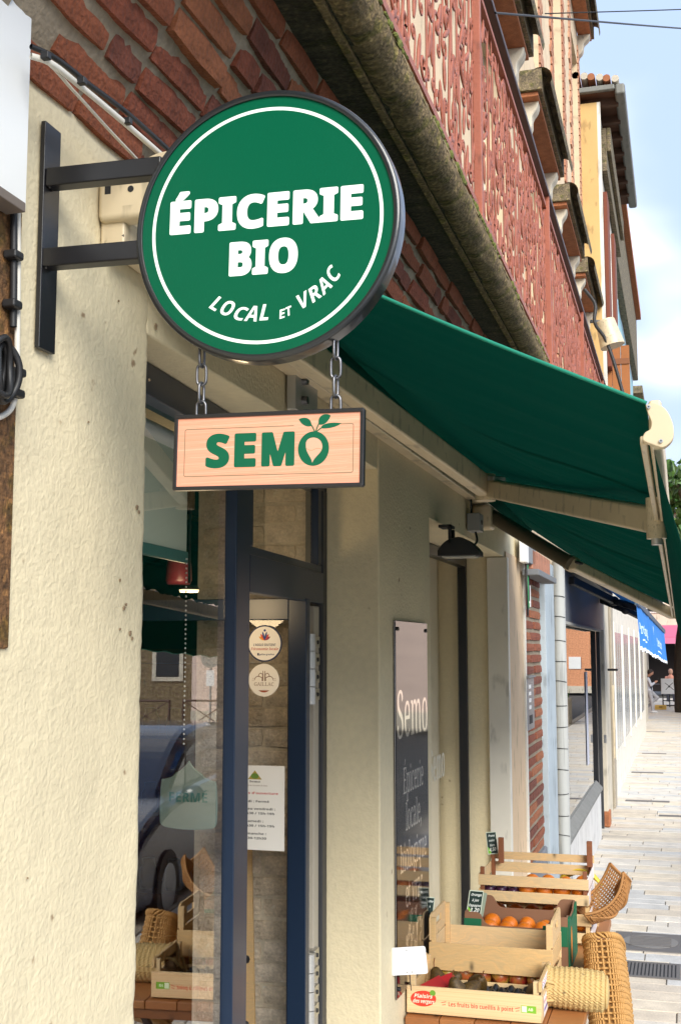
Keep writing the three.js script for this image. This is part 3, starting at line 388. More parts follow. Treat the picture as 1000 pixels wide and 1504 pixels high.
// ---- shop interior
{
  const room = thing('shop_interior', 'dim grocery interior with ochre ceiling and brown walls behind the glass', 'room');
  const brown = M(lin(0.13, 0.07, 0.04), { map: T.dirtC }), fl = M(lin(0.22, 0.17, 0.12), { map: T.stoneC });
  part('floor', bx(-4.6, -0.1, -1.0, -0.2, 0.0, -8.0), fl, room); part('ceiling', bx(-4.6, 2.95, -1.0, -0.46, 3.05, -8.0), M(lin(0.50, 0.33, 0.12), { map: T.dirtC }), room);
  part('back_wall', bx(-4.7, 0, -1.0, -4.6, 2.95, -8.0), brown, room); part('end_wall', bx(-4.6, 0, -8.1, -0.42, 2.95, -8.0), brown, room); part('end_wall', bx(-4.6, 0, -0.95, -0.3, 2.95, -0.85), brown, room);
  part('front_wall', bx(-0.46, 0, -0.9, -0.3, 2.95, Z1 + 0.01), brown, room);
  for (const x of [-1.05, -1.8, -2.6, -3.4]) part('ceiling_beam', bx(x - 0.06, 2.80, -1.0, x + 0.06, 2.95, -8.0, 0.005), M(lin(0.03, 0.022, 0.018)), room);
  // painted brick pier behind the door
  const pier = part('brick_pier', bx(-0.70, 0, -4.045, -0.195, 2.95, -4.6), M(lin(0.76, 0.71, 0.60), { map: T.stoneC, bumpMap: T.grainB, bumpScale: 0.004 }), room), r = mulberry(9), sh = [0, 1, 2, 3].map(i => rough(0.237, 0.068, 0.06, 0.0032, 300 + i)), hf = [0, 1].map(i => rough(0.116, 0.068, 0.06, 0.0032, 310 + i));
  let row = 0; for (let y = 0.9; y < 2.9; y += 0.073, row++) { const p = (g, x, w) => part('brick', g, mat.bricksWhite[Math.floor(r() * 3)], pier, { pos: [x - w / 2, y + 0.034, -4.064 + (r() - 0.5) * 0.008], rot: [0, (r() - 0.5) * 0.04, (r() - 0.5) * 0.03] }); if (row % 2) { p(sh[row % 4], -0.2, 0.232); p(sh[(row + 1) % 4], -0.442, 0.232); } else { p(hf[row % 2], -0.2, 0.112); p(sh[row % 4], -0.322, 0.232); p(hf[1], -0.564, 0.112); } }
  const sx = thing('wall_shelf', 'dark brown wooden shelf unit with jars inside the grocery', 'shelf', [-1.6, 0, -5.6]);
  part('back_panel', bx(-1.2, 0, -0.35, 0.5, 2.2, -0.32), mat.brownWood, sx); for (const x of [-1.2, -0.35, 0.47]) part('upright', bx(x, 0, -0.32, x + 0.03, 2.2, 0), mat.brownWood, sx); for (let k = 0; k < 6; k++) part('shelf', bx(-1.17, 0.2 + k * 0.38, -0.318, 0.469, 0.225 + k * 0.38, -0.004), mat.brownWood, sx);
  const rr = mulberry(3); const jar = new THREE.LatheGeometry([[0, 0], [0.04, 0], [0.045, 0.02], [0.045, 0.10], [0.03, 0.125], [0.032, 0.15], [0, 0.15]].map(a => new THREE.Vector2(...a)), 12);
  for (let k = 1; k < 5; k++) for (let i = 0; i < 6; i++) solo('jar', jar, M(hex([0x5a3a1e, 0x6a4a26, 0x4a2418, 0x303a26, 0x6a5c44][Math.floor(rr() * 5)]), { roughness: 0.3 }), 'small glass jar on the brown shelf inside the grocery', 'jar', { pos: [-1.95 + i * 0.14 + rr() * 0.02, 0.226 + k * 0.38, -5.72], group: 'jars on the shop shelf' });
  // warm ceiling lamp and red bell lamp seen through the pane
  const lq = onZ(278, 866, -3.35), lp = thing('ceiling_lamp', 'small glowing warm ceiling lamp inside the grocery', 'lamp', [lq.x, lq.y, -3.35]);
  part('rod', cyl(V(0, 0.02, 0), V(0, 2.95 - lq.y, 0), 0.004), mat.black, lp); part('fitting', cyl(V(0, 0, 0), V(0, 0.012, 0), 0.034, 0.026, 24), mat.black, lp); part('glowing_lamp', cyl(V(0, -0.008, 0), V(0, -0.001, 0), 0.028, 0.03, 24), M(lin(1, 0.8, 0.5), { emissive: lin(1, 0.72, 0.38), emissiveIntensity: 0.5 }), lp);
  const l = new THREE.PointLight(new THREE.Color(1, 0.74, 0.42), 0.06, 0, 2); l.position.set(0, -0.03, 0); l.castShadow = true; l.shadow.radius = 4; lp.add(l);
  const bell = thing('bell_lamp', 'dark red bell shaped lamp hanging inside the window', 'lamp', [onZ(263, 838, -3.5).x, onZ(263, 838, -3.5).y, -3.5]);
  part('shade', new THREE.LatheGeometry([[0.0, 0.07], [0.012, 0.07], [0.03, 0.055], [0.04, 0.02], [0.043, -0.03], [0.036, -0.045], [0, -0.045]].map(a => new THREE.Vector2(...a)), 24), M(lin(0.09, 0.012, 0.018), { roughness: 0.3 }), bell); part('loop', new THREE.TorusGeometry(0.017, 0.003, 8, 20).translate(0, 0.085, 0), mat.black, bell); part('cord', cyl(V(0, 0.1, 0), V(0, 0.585, 0), 0.002), mat.black, bell);
  const pole = thing('leaning_plank', 'pale narrow plank leaning on the white brick pier', 'plank', [-0.44, 0, -4.0]); part('plank', bx(-0.02, 0, -0.012, 0.02, 1.5, 0.0, 0.002).rotateZ(0.03), mat.wood[0], pole);
}
// ---- second, display window of the grocery
{
  const w = thing('display_window', 'tall dark framed display window between pillar and cream reveal', 'window');
  part('pane', sheet(Z3 - 0.02, 0.42, Z4 + 0.03, LB2 - 0.04, -0.25), mat.glass, w);
  part('frame', merge([bx(-0.28, 0.4, Z4 + 0.035, -0.225, LB2 - 0.004, Z4 + 0.002, 0.003), bx(-0.28, LB2 - 0.06, Z3 - 0.003, -0.225, LB2 - 0.004, Z4 + 0.035, 0.003), bx(-0.28, 0.36, Z3 - 0.003, -0.225, 0.42, Z4 + 0.035, 0.003)]), mat.black, w);
  const font = await new FontLoader().loadAsync('fonts/droid/droid_serif_bold.typeface.json');
  const lt = new TextGeometry('Semo', { font, size: 0.13, depth: 0.001, curveSegments: 5, bevelEnabled: false }); lt.scale(0.8, 1.25, 1); lt.rotateY(Math.PI / 2); lt.translate(-0.2465, onX(640, 1145, -0.25).y, onX(652, 1145, -0.25).z + 0.40); part('glass_lettering', mUV(lt), M(lin(0.62, 0.57, 0.44)), w);
  part('stall_riser', bx(-0.28, 0, Z3 - 0.003, -0.2, 0.36, Z4 + 0.003), mat.cream, w);
  part('backing', bx(-0.42, 0.4, Z3 - 0.003, -0.4, LB2, Z4 + 0.01), M(lin(0.66, 0.56, 0.36), { roughness: 0.9 }), w);  // cream tone of this panel stands in for the reflection in the pane
}
{ // polished plaque on the pillar
  const tl = onX(575, 911), tr = onX(622, 915), bl = onX(577, 1470); const y1 = tl.y, y0 = bl.y, z0 = tl.z, z1 = tr.z;
  const t = paint(512, 1226, (x) => { x.fillStyle = '#37373a'; x.fillRect(0, 0, 512, 1226); x.fillStyle = '#f6f1e6'; x.textAlign = 'center'; const w = (s, f, y, sx, sy = 1) => { x.save(); x.translate(262, y); x.scale(sx, sy); x.font = f; x.fillText(s, 0, 0); x.restore(); }; w('Semo', '190px serif', 395, 1.02, 1.18); w('Épicerie', '100px serif', 585, 0.84, 1.25); w('locale,', '100px serif', 710, 0.84, 1.25); w('biologique', '100px serif', 840, 0.84, 1.25); w('et vrac', '100px serif', 965, 0.84, 1.25); x.strokeStyle = '#cfc9bb'; x.lineWidth = 5; const r = mulberry(4); for (let i = 0; i < 26; i++) { const cx = 60 + r() * 320, cy = 1010 + r() * 180; x.beginPath(); x.moveTo(cx, cy); x.quadraticCurveTo(cx + 30 * (r() - 0.5), cy - 30, cx + 50 * (r() - 0.5), cy - 45); x.stroke(); x.beginPath(); x.ellipse(cx, cy - 30, 7, 14, r() * 3, 0, 7); x.stroke(); } });
  const pl = thing('metal_plaque', 'tall polished dark metal plaque lettered Semo fixed to the pillar', 'plaque', [0.012, (y0 + y1) / 2, (z0 + z1) / 2]);
  part('plate', bx(-0.006, -(y1 - y0) / 2, -(z0 - z1) / 2, 0, (y1 - y0) / 2, (z0 - z1) / 2, 0.002), M(lin(0.30, 0.29, 0.30), { metalness: 1, roughness: 0.22 }), pl);
  const face = new THREE.PlaneGeometry(z0 - z1 - 0.006, y1 - y0 - 0.006).rotateY(Math.PI / 2).translate(0.002, 0, 0); part('printed_face', face, M(0xffffff, { map: t, metalness: 0.75, roughness: 0.07 }), pl);
  for (const sy of [1, -1]) for (const sz of [1, -1]) part('screw', cyl(V(0.001, sy * ((y1 - y0) / 2 - 0.03), sz * ((z0 - z1) / 2 - 0.03)), V(0.008, sy * ((y1 - y0) / 2 - 0.03), sz * ((z0 - z1) / 2 - 0.03)), 0.008, 0.007, 10), mat.black, pl);
}

// ================================================================ ROUND SIGN, HANGING SIGN
{
  const zf = -1.683, L = onZ(204, 336, zf), R = onZ(584, 318, zf), r = (R.x - L.x) / 2, cx = (L.x + R.x) / 2, cy = onZ(394, 328, zf).y, dep = 0.034;
  const sg = thing('round_sign', 'round green sign lettered EPICERIE BIO on a black wall bracket', 'sign', [cx, cy, zf], { rz: -0.018 });
  const S = 1536, t = paint(S, S, (x) => {
    const c = S / 2, rr = S / 2; x.fillStyle = '#00553a'; x.fillRect(0, 0, S, S);
    const q = mulberry(2); for (let i = 0; i < 9000; i++) { const a = q() * S, b = q() * S; x.fillStyle = q() < 0.5 ? 'rgba(255,255,255,0.018)' : 'rgba(0,0,0,0.03)'; x.fillRect(a, b, 1 + q() * 2, 3 + q() * 16); }
    x.strokeStyle = '#f3f6f0'; x.lineWidth = rr * 0.026; x.beginPath(); x.arc(c, c, rr * 0.895, 0, 7); x.stroke();
    x.fillStyle = x.strokeStyle = '#f6f7f3'; x.lineJoin = 'round'; x.textAlign = 'center';
    const word = (s, y, w, cap) => { x.save(); x.font = 'bold 200px sans-serif'; const tw = x.measureText(s).width + 14, ch = 200 * 0.714 + 14; x.translate(c - 0.01 * rr, c - y * rr + cap * rr / 2); x.scale(w * rr / tw, cap * rr / ch); x.lineWidth = 14; x.strokeText(s, 0, -7); x.fillText(s, 0, -7); x.restore(); };
    word('ÉPICERIE', 0.11, 1.575, 0.262); word('BIO', -0.248, 0.585, 0.262);
    const hq = mulberry(12), arc = (s, a0, size, R2) => { let a = a0; x.font = `italic bold ${size}px sans-serif`; for (const ch of s) { const w = x.measureText(ch).width * 1.02 + size * 0.05, da = w / R2; x.save(); x.translate(c + R2 * Math.sin(a + da / 2), c + R2 * Math.cos(a + da / 2)); x.rotate(-(a + da / 2) + (hq() - 0.5) * 0.14); x.scale(0.95 + hq() * 0.12, 0.95 + hq() * 0.16); x.fillText(ch, 0, (hq() - 0.5) * size * 0.1); x.restore(); a += da; } return a; };
    let a = arc('LOCAL', -0.64, 0.152 * rr, rr * 0.735); a = arc('ET', a + 0.10, 0.092 * rr, rr * 0.74); arc('VRAC', a + 0.07, 0.152 * rr, rr * 0.735);
  });
  const face = new THREE.CircleGeometry(r - 0.0035, 96).translate(0, 0, -0.003);
  part('face', face, MP(0xffffff, { map: t, roughness: 0.34, specularIntensity: 0.35 }), sg);
  part('rear_face', new THREE.CircleGeometry(r - 0.0035, 96).rotateY(Math.PI).translate(0, 0, -dep + 0.003), mat.signGreen, sg);
  part('rim', new THREE.LatheGeometry([[r - 0.006, 0], [r - 0.002, 0.0015], [r + 0.003, 0], [r + 0.0045, -0.003], [r + 0.0045, -dep + 0.003], [r + 0.003, -dep], [r - 0.006, -dep], [r - 0.006, 0]].map(a => new THREE.Vector2(...a)), 120).rotateX(Math.PI / 2), MP(lin(0.013, 0.015, 0.017), { roughness: 0.3, clearcoat: 0.4 }), sg);
  const lx = -cx / Math.cos(0.018);
  part('mounting_plate', bx(lx + 0.003, 2.69 - cy, -0.000, lx + 0.012, 3.078 - cy, -0.052, 0.0015).rotateZ(0.018), mat.black, sg);
  for (const [y, xe] of [2.955, 2.817].map(y => [y, Math.sqrt(r * r - (y + 0.016 - cy) ** 2) - 0.001])) part('arm', bx(lx + 0.010, y - cy, -0.003, -xe, y - cy + 0.032, -0.032, 0.003).translate(0, 0.003, 0), mat.black, sg);
  for (const y of [2.955, 2.817]) part('weld', new THREE.SphereGeometry(0.007, 8, 6).scale(0.6, 2.2, 0.7).translate(lx + 0.015, y - cy + 0.016, -0.010), mat.chain, sg);

  // SEMO board on chains
  const zs = -1.70, a = onZ(258, 612, zs), b = onZ(533, 600, zs), c2 = onZ(258, 719, zs), W = b.x - a.x, Hh = 0.117, cxs = (a.x + b.x) / 2, cys = (a.y + b.y) / 2 - Hh / 2, ds = 0.020;
  const sm = thing('hanging_board', 'pink wood board lettered SEMO in a black frame hanging on two chains', 'sign', [cxs, cys, zs], { rz: -0.016 });
  const tw = paint(1536, 584, (x, w, h) => {
    x.fillStyle = '#dc9a80'; x.fillRect(0, 0, w, h); const q = mulberry(6); for (let i = 0; i < 420; i++) { const y = q() * h, al = 0.03 + q() * 0.13; x.strokeStyle = q() < 0.62 ? `rgba(214,120,80,${al})` : `rgba(255,225,200,${al})`; x.lineWidth = 1 + q() * 6; x.beginPath(); const x0 = q() * w - 300; x.moveTo(x0, y); x.bezierCurveTo(x0 + 300, y - 14 + q() * 20, x0 + 600, y - 30 + q() * 20, x0 + 700 + q() * 600, y - 34); x.stroke(); }
    const G = '#045a3e'; x.strokeStyle = '#5e6b50'; x.lineWidth = 6; x.beginPath(); const l = 0.042 * w, rt = 0.962 * w, tp = 0.165 * h, bt = 0.85 * h, rd = 18; x.moveTo(0.645 * w, tp); x.lineTo(l + rd, tp); x.quadraticCurveTo(l, tp, l, tp + rd); x.lineTo(l, bt - rd); x.quadraticCurveTo(l, bt, l + rd, bt); x.lineTo(rt - rd, bt); x.quadraticCurveTo(rt, bt, rt, bt - rd); x.lineTo(rt, tp + rd); x.quadraticCurveTo(rt, tp, rt - rd, tp); x.lineTo(0.895 * w, tp); x.stroke();
    x.fillStyle = x.strokeStyle = G; x.lineJoin = 'round'; const letter = (s, x0, x1) => { x.save(); x.font = 'bold 300px sans-serif'; const m = x.measureText(s), sw = m.actualBoundingBoxRight + m.actualBoundingBoxLeft + 24, sh = 300 * 0.714 + 24; x.translate(x0 * w, 0.735 * h); x.scale((x1 - x0) * w / sw, 0.49 * h / sh); x.lineWidth = 24; x.textAlign = 'left'; x.strokeText(s, m.actualBoundingBoxLeft + 12, -12); x.fillText(s, m.actualBoundingBoxLeft + 12, -12); x.restore(); };
    letter('S', 0.158, 0.295); letter('E', 0.318, 0.445); letter('M', 0.468, 0.652);
    const ox = 0.752 * w, oy = 0.50 * h; x.beginPath(); x.ellipse(ox, oy, 0.083 * w, 0.245 * h, 0, 0, 7); x.fill();
    x.fillStyle = '#e0a38a'; x.beginPath(); x.moveTo(ox - 62, oy - 40); x.bezierCurveTo(ox - 66, oy - 112, ox + 70, oy - 112, ox + 72, oy - 14); x.bezierCurveTo(ox + 70, oy + 44, ox + 16, oy + 54, ox - 8, oy + 118); x.bezierCurveTo(ox - 16, oy + 62, ox - 66, oy + 36, ox - 62, oy - 40); x.fill(); x.strokeStyle = '#b08a68'; x.lineWidth = 5; x.beginPath(); x.moveTo(ox - 60, oy - 4); x.quadraticCurveTo(ox - 20, oy + 26, ox + 8, oy + 6); x.quadraticCurveTo(ox + 36, oy - 6, ox + 62, oy + 4); x.stroke();
    const leaf = (dx, dy, lw, rot) => { x.save(); x.translate(ox + 12, oy - 128); x.strokeStyle = G; x.lineWidth = 10; x.beginPath(); x.moveTo(0, 0); x.quadraticCurveTo(dx * 0.25, dy * 0.55, dx * 0.5, dy * 0.72); x.stroke(); x.fillStyle = G; x.beginPath(); x.moveTo(dx * 0.3, dy * 0.45); x.bezierCurveTo(dx * 0.35 - lw * rot, dy * 0.9, dx * 0.75, dy * 1.15, dx * 1.25, dy * 0.92); x.bezierCurveTo(dx * 1.15, dy * 0.7, dx * 0.8, dy * 0.35, dx * 0.3, dy * 0.45); x.fill(); x.restore(); };
    leaf(-110, -130, 14, -1); leaf(100, -152, 30, 1); leaf(170, -80, 28, 1);
  });
  part('face', new THREE.PlaneGeometry(W - 0.008, Hh - 0.008).translate(0, 0, 0.0002), MP(0xffffff, { map: tw, roughness: 0.4, specularIntensity: 0.5 }), sm);
  part('box_body', bx(-W / 2 + 0.001, -Hh / 2 + 0.001, -0.0008, W / 2 - 0.001, Hh / 2 - 0.001, -ds, 0.002), mat.black, sm);
  part('frame', merge([bx(-W / 2, Hh / 2 - 0.0045, -0.01, W / 2, Hh / 2 + 0.0015, 0.003, 0.001), bx(-W / 2, -Hh / 2 - 0.0015, -0.01, W / 2, -Hh / 2 + 0.0045, 0.003, 0.001), bx(-W / 2 - 0.0015, -Hh / 2, -0.01, -W / 2 + 0.0045, Hh / 2, 0.0025, 0.001), bx(W / 2 - 0.0045, -Hh / 2, -0.01, W / 2 + 0.0015, Hh / 2, 0.0025, 0.001)]), mat.black, sm);
  const link = new THREE.TubeGeometry(new (class extends THREE.Curve { getPoint(t, o = new THREE.Vector3()) { const a = t * 2 * Math.PI, s = Math.sin(a), c = Math.cos(a); return o.set(0.0075 * c, 0.0085 * s + 0.0085 * Math.sign(s) * Math.min(1, Math.abs(s) * 3), 0); } })(), 28, 0.0024, 7, true);
  for (const [px, py] of [[297, 500], [493, 490]]) { // from the rim of the round sign down to the board
    const p = onZ(px, py, zs - 0.010), lx2 = p.x - cxs, top = Math.sqrt(Math.max(0, (r + 0.004) ** 2 - (p.x - cx) ** 2)), yT = cy - top, ch = new THREE.Group(); ch.name = 'chain'; ch.position.set(lx2, 0, -0.010); ch.rotation.z = 0.016; sm.add(ch);
    const y0 = Hh / 2 - 0.004, y1 = yT - cys + 0.006 + lx2 * 0.016, n = Math.max(3, Math.round((y1 - y0) / 0.0285)); for (let k = 0; k < n; k++) part('link', link, mat.chain, ch, { pos: [0, y0 + 0.012 + (k + 0.0) * (y1 - y0 - 0.010) / (n - 0.35), 0], rot: [0, k % 2 ? 1.45 : 0.12, 0] });
  }
}

// ================================================================ AWNING OF THE GROCERY
{
  const aw = thing('awning', 'dark green folding arm awning spread over the grocery shopfront', 'awning');
  const zN = -2.04, zF = -7.12, sOf = (z) => (z - zN) / (zF - zN);
  const RO = (s) => V(0.115, 3.045 - 0.105 * s, mix(zN, zF, s)), FR = (s) => V(0.960, 2.612 - 0.165 * s, mix(zN, zF, s));
  const fabDrop = (s, v) => {
    const zz = mix(0, 5.08, s), far = 0.35 + 0.65 * sstep(0.05, 0.6, s);
    const sag = Math.sin(Math.PI * v) * (0.012 + 0.022 * sstep(0.02, 0.3, s)), wv = Math.pow(v, 0.7) * (1 - 0.25 * v);
    const rip = far * 0.016 * wv * (perlin(zz * 9 + v * 0.8, v * 1.2, 0, 4) * 1.3 + 0.6 * perlin(zz * 20 + v * 2, v * 2, 0, 5)), fold = 0.028 * Math.exp(-Math.pow((zz - 0.55 - v * 0.9) / 0.28, 2)) * Math.sin(Math.PI * clamp(v * 1.15)) * 0.9;
    return sag + rip + fold;
  };
  const fab = grid(320, 44, (u, v) => { const p = RO(u).lerp(FR(u), v); p.y -= fabDrop(u, v); p.u = u * 5.08; p.v = v; return p; });
  part('fabric', fab, mat.canvas, aw);
  for (let k = 1; k < 5; k++) part('seam', grid(2, 30, (u, v) => { const s = k * 0.2 + (u - 0.5) * 0.004, a = RO(s), b = FR(s), p = a.lerp(b, v); p.y -= fabDrop(s, v) + 0.0015; return p; }), mat.canvas, aw);
  part('hem', tube([0, 0.33, 0.66, 1].map(v => { const p = RO(0).lerp(FR(0), v); p.y -= Math.sin(Math.PI * v) * 0.012 - 0.002; return p; }), 0.0035, 20, 6), MP(lin(0.004, 0.20, 0.13), { roughness: 0.8 }), aw);
  part('roller', cyl(RO(-0.004), RO(1.012), 0.045, 0.045, 20), mat.canvas, aw);
  part('wall_rail', bx(0.002, 2.932, -1.9, 0.052, 2.985, zF - 0.02, 0.006), mat.ivory, aw);
  // near end bracket on the wall
  const br = part('end_bracket', bx(0.002, 2.975, -1.885, 0.115, 3.085, -1.93, 0.012), mat.ivory, aw);
  part('bracket_lug', (() => { const s = new THREE.Shape(); s.moveTo(0.10, 3.0); s.lineTo(0.10, 3.083); s.quadraticCurveTo(0.16, 3.105, 0.19, 3.07); s.quadraticCurveTo(0.20, 3.03, 0.16, 3.02); s.closePath(); const g = new THREE.ExtrudeGeometry(s, { depth: 0.035, bevelEnabled: true, bevelSize: 0.004, bevelThickness: 0.004, bevelSegments: 2 }); g.translate(0, 0, -1.925); return mUV(g); })(), mat.ivory, br);
  part('slot', bx(0.018, 3.025, -1.8845, 0.03, 3.065, -1.89), mat.blackMatt, br); part('slot', cyl(V(0.07, 3.03, -1.884), V(0.07, 3.03, -1.89), 0.006), mat.blackMatt, br); part('bolt', cyl(V(0.15, 3.07, -1.888), V(0.15, 3.07, -1.905), 0.012, 0.012, 6), mat.steel, br);
  part('bracket_foot', bx(0.004, 2.925, -1.90, 0.035, 2.98, -1.925, 0.008), mat.ivory, br); part('bolt', cyl(V(0.036, 2.95, -1.912), V(0.05, 2.95, -1.912), 0.012, 0.012, 6), mat.chain, br);
  // front bar
  const fbn = FR(-0.004), fbf = FR(1.004), off = V(0.014, -0.036, 0);
  part('front_bar', beam(fbn.clone().add(off), fbf.clone().add(off), 0.022, 0.078, 0.006), mat.ivory, aw);
  part('front_bar_lip', beam(fbn.clone().add(V(-0.006, -0.066, 0)), fbf.clone().add(V(-0.006, -0.066, 0)), 0.012, 0.016, 0.003), mat.ivory, aw);
  const sh = new THREE.Shape(), pts = [[949, 596], [960, 593], [976, 602], [986, 622], [987, 640], [982, 650], [972, 656], [958, 652], [945, 646], [947, 637], [955, 631], [957, 620], [952, 607]].map(([a, b]) => onZ(a, b, -2.0)); sh.moveTo(pts[0].x, pts[0].y); sh.splineThru(pts.slice(1).map(p => new THREE.Vector2(p.x, p.y))); sh.closePath();
  const cap = part('end_cap', mUV(new THREE.ExtrudeGeometry(sh, { depth: 0.018, bevelEnabled: true, bevelSize: 0.0015, bevelThickness: 0.002, bevelSegments: 2 }).translate(0, 0, -2.018)), mat.ivory, aw);
  for (const [px, py] of [[952, 598], [970, 648]]) { const p = onZ(px, py, -1.998); part('screw', cyl(V(p.x, p.y, -1.999), V(p.x, p.y, -1.994), 0.0036, 0.003, 14), mat.steel, cap); part('screw_recess', cyl(V(p.x, p.y, -1.9942), V(p.x, p.y, -1.9936), 0.0014, 0.0014, 8), mat.blackMatt, cap); }
  // valance hanging from the bar
  part('valance', grid(200, 14, (u, v) => { const b = FR(u), zz = u * 5.08, sw = 0.006 * perlin(zz * 5, v * 0.6, 0, 2) * v + 0.004 * Math.sin(zz * 30) * v; const scal = 0.012 * Math.abs(Math.sin(zz * 9)); return V(b.x + 0.008 + v * 0.055 + sw, b.y - 0.07 - v * (0.235 - scal), b.z - 0.02); }), mat.canvas, aw);
  part('valance_braid', tube([...Array(60).keys()].map(i => { const u = i / 59, b = FR(u), zz = u * 5.08; return V(b.x + 0.0635 + 0.006 * perlin(zz * 5, 0.6, 0, 2), b.y - 0.305 + 0.012 * Math.abs(Math.sin(zz * 9)), b.z - 0.02); }), 0.004, 240, 5), MP(lin(0.02, 0.42, 0.30), { roughness: 0.8 }), aw);
  // folding arms
  const S1 = V(0.09, 2.95, -2.08), E1 = V(0.345, 2.775, -4.18), H1 = V(0.953, 2.512, -2.98);
  part('upper_arm', beam(S1, E1, 0.045, 0.078, 0.008), mat.ivory, aw); part('forearm', beam(E1.clone().add(V(0.01, -0.004, 0.0)), H1, 0.04, 0.066, 0.010), mat.ivory, aw);
  const el = part('elbow', cyl(E1.clone().add(V(0, -0.05, 0)), E1.clone().add(V(0, 0.045, 0)), 0.036, 0.036, 18), mat.ivory, aw); part('elbow_clip', beam(E1.clone().add(V(0.03, 0, 0.03)), E1.clone().add(V(0.06, -0.01, 0.075)), 0.05, 0.072, 0.005), mat.alu, el);
  part('shoulder', bx(0.03, 2.945, -2.0, 0.11, 3.005, -2.07, 0.012), mat.ivory, aw);
  const hn = part('hand_joint', cyl(H1.clone().add(V(0, -0.045, 0)), H1.clone().add(V(0, 0.055, 0)), 0.024, 0.024, 16), mat.ivory, aw); part('hand_pin', cyl(H1.clone().add(V(0, -0.06, 0)), H1.clone().add(V(0, -0.045, 0)), 0.013, 0.013, 12), mat.alu, hn);
  const S2 = onX(722, 758, 0.09), E2 = onY(838, 828, 2.6), H2 = V(0.953, 2.395, -7.0);
  part('upper_arm', cyl(S2, E2, 0.036, 0.034, 18), M(lin(0.12, 0.095, 0.06), { roughness: 0.45 }), aw); part('forearm', beam(E2, H2, 0.05, 0.055, 0.010), mat.ivory, aw);
  const e2 = part('elbow', beam(E2.clone().lerp(S2, 0.06), E2.clone().lerp(H2, 0.05), 0.062, 0.075, 0.02), mat.ivory, aw); part('elbow_slot', beam(E2.clone().add(V(0.028, 0.006, 0.03)), E2.clone().add(V(0.045, 0, -0.03)), 0.02, 0.012), mat.blackMatt, e2);
  part('shoulder', bx(0.0, S2.y - 0.07, S2.z + 0.08, 0.10, S2.y + 0.05, S2.z - 0.05, 0.015), mat.ivory, aw);
  // wall bracket under the rail
  const wb = onX(446, 580, 0.02); const b2 = part('wall_bracket', bx(0.004, wb.y - 0.06, wb.z + 0.10, 0.03, wb.y + 0.09, wb.z - 0.10, 0.003), mat.alu, aw); for (const k of [-0.025, 0.03]) part('bolt', cyl(V(0.03, wb.y + k, wb.z + 0.04), V(0.045, wb.y + k, wb.z + 0.04), 0.013, 0.012, 6), mat.chain, b2); part('bracket_hook', bx(0.004, wb.y + 0.09, wb.z + 0.05, 0.05, wb.y + 0.13, wb.z - 0.08, 0.003), mat.blackMatt, b2);
}
{ // flood lamp with its junction box
  const c = onX(676, 806, 0.10), f = thing('flood_light', 'black outdoor flood lamp fixed under the second lintel', 'lamp', [c.x, c.y, c.z]); f.scale.setScalar(0.84);
  const s = new THREE.Shape(); s.moveTo(-0.13, -0.035); s.lineTo(0.13, -0.035); s.lineTo(0.13, -0.02); s.quadraticCurveTo(0.07, 0.045, 0, 0.05); s.quadraticCurveTo(-0.09, 0.045, -0.13, -0.015); s.closePath();
  part('housing', mUV(new THREE.ExtrudeGeometry(s, { depth: 0.14, bevelEnabled: true, bevelSize: 0.005, bevelThickness: 0.005, bevelSegments: 2 }).scale(0.78, 1, 1).translate(0.0, 0, -0.07)), mat.blackMatt, f);
  part('lens', bx(-0.085, -0.046, -0.06, 0.085, -0.041, 0.06), M(lin(0.55, 0.55, 0.5), { roughness: 0.25 }), f);
  part('yoke', merge([bx(-0.05, 0.02, 0.05, -0.035, 0.12, 0.075, 0.002), bx(-0.05, 0.02, -0.04, -0.035, 0.10, -0.015, 0.002), bx(-0.10, 0.105, -0.04, -0.035, 0.12, 0.075, 0.002)]), mat.blackMatt, f); part('yoke_bolt', cyl(V(-0.035, 0.03, 0.06), V(-0.02, 0.03, 0.06), 0.01), mat.chain, f);
  const j = onX(692, 768, 0.02), jb = thing('junction_box', 'small grey junction box with cable above the flood lamp', 'electrical box', [j.x, j.y, j.z]);
  part('box', bx(-0.015, -0.045, -0.06, 0.05, 0.045, 0.05, 0.006), M(lin(0.30, 0.30, 0.29)), jb); part('lid_screw', cyl(V(0.05, 0, 0.0), V(0.054, 0, 0), 0.012), mat.blackMatt, jb);
  part('cable', tube([V(0.02, -0.045, 0), V(0.03, -0.09, 0.02), V(0.02, -0.12, 0.1), V(0.0, -0.11, 0.16)], 0.006, 30, 7), mat.wireBlack, jb); part('cable', tube([V(0.0, 0.045, 0.01), V(0.005, 0.1, 0.03), V(0.0, 0.17, 0.02)], 0.005, 20, 7), mat.wireBlack, jb);
}
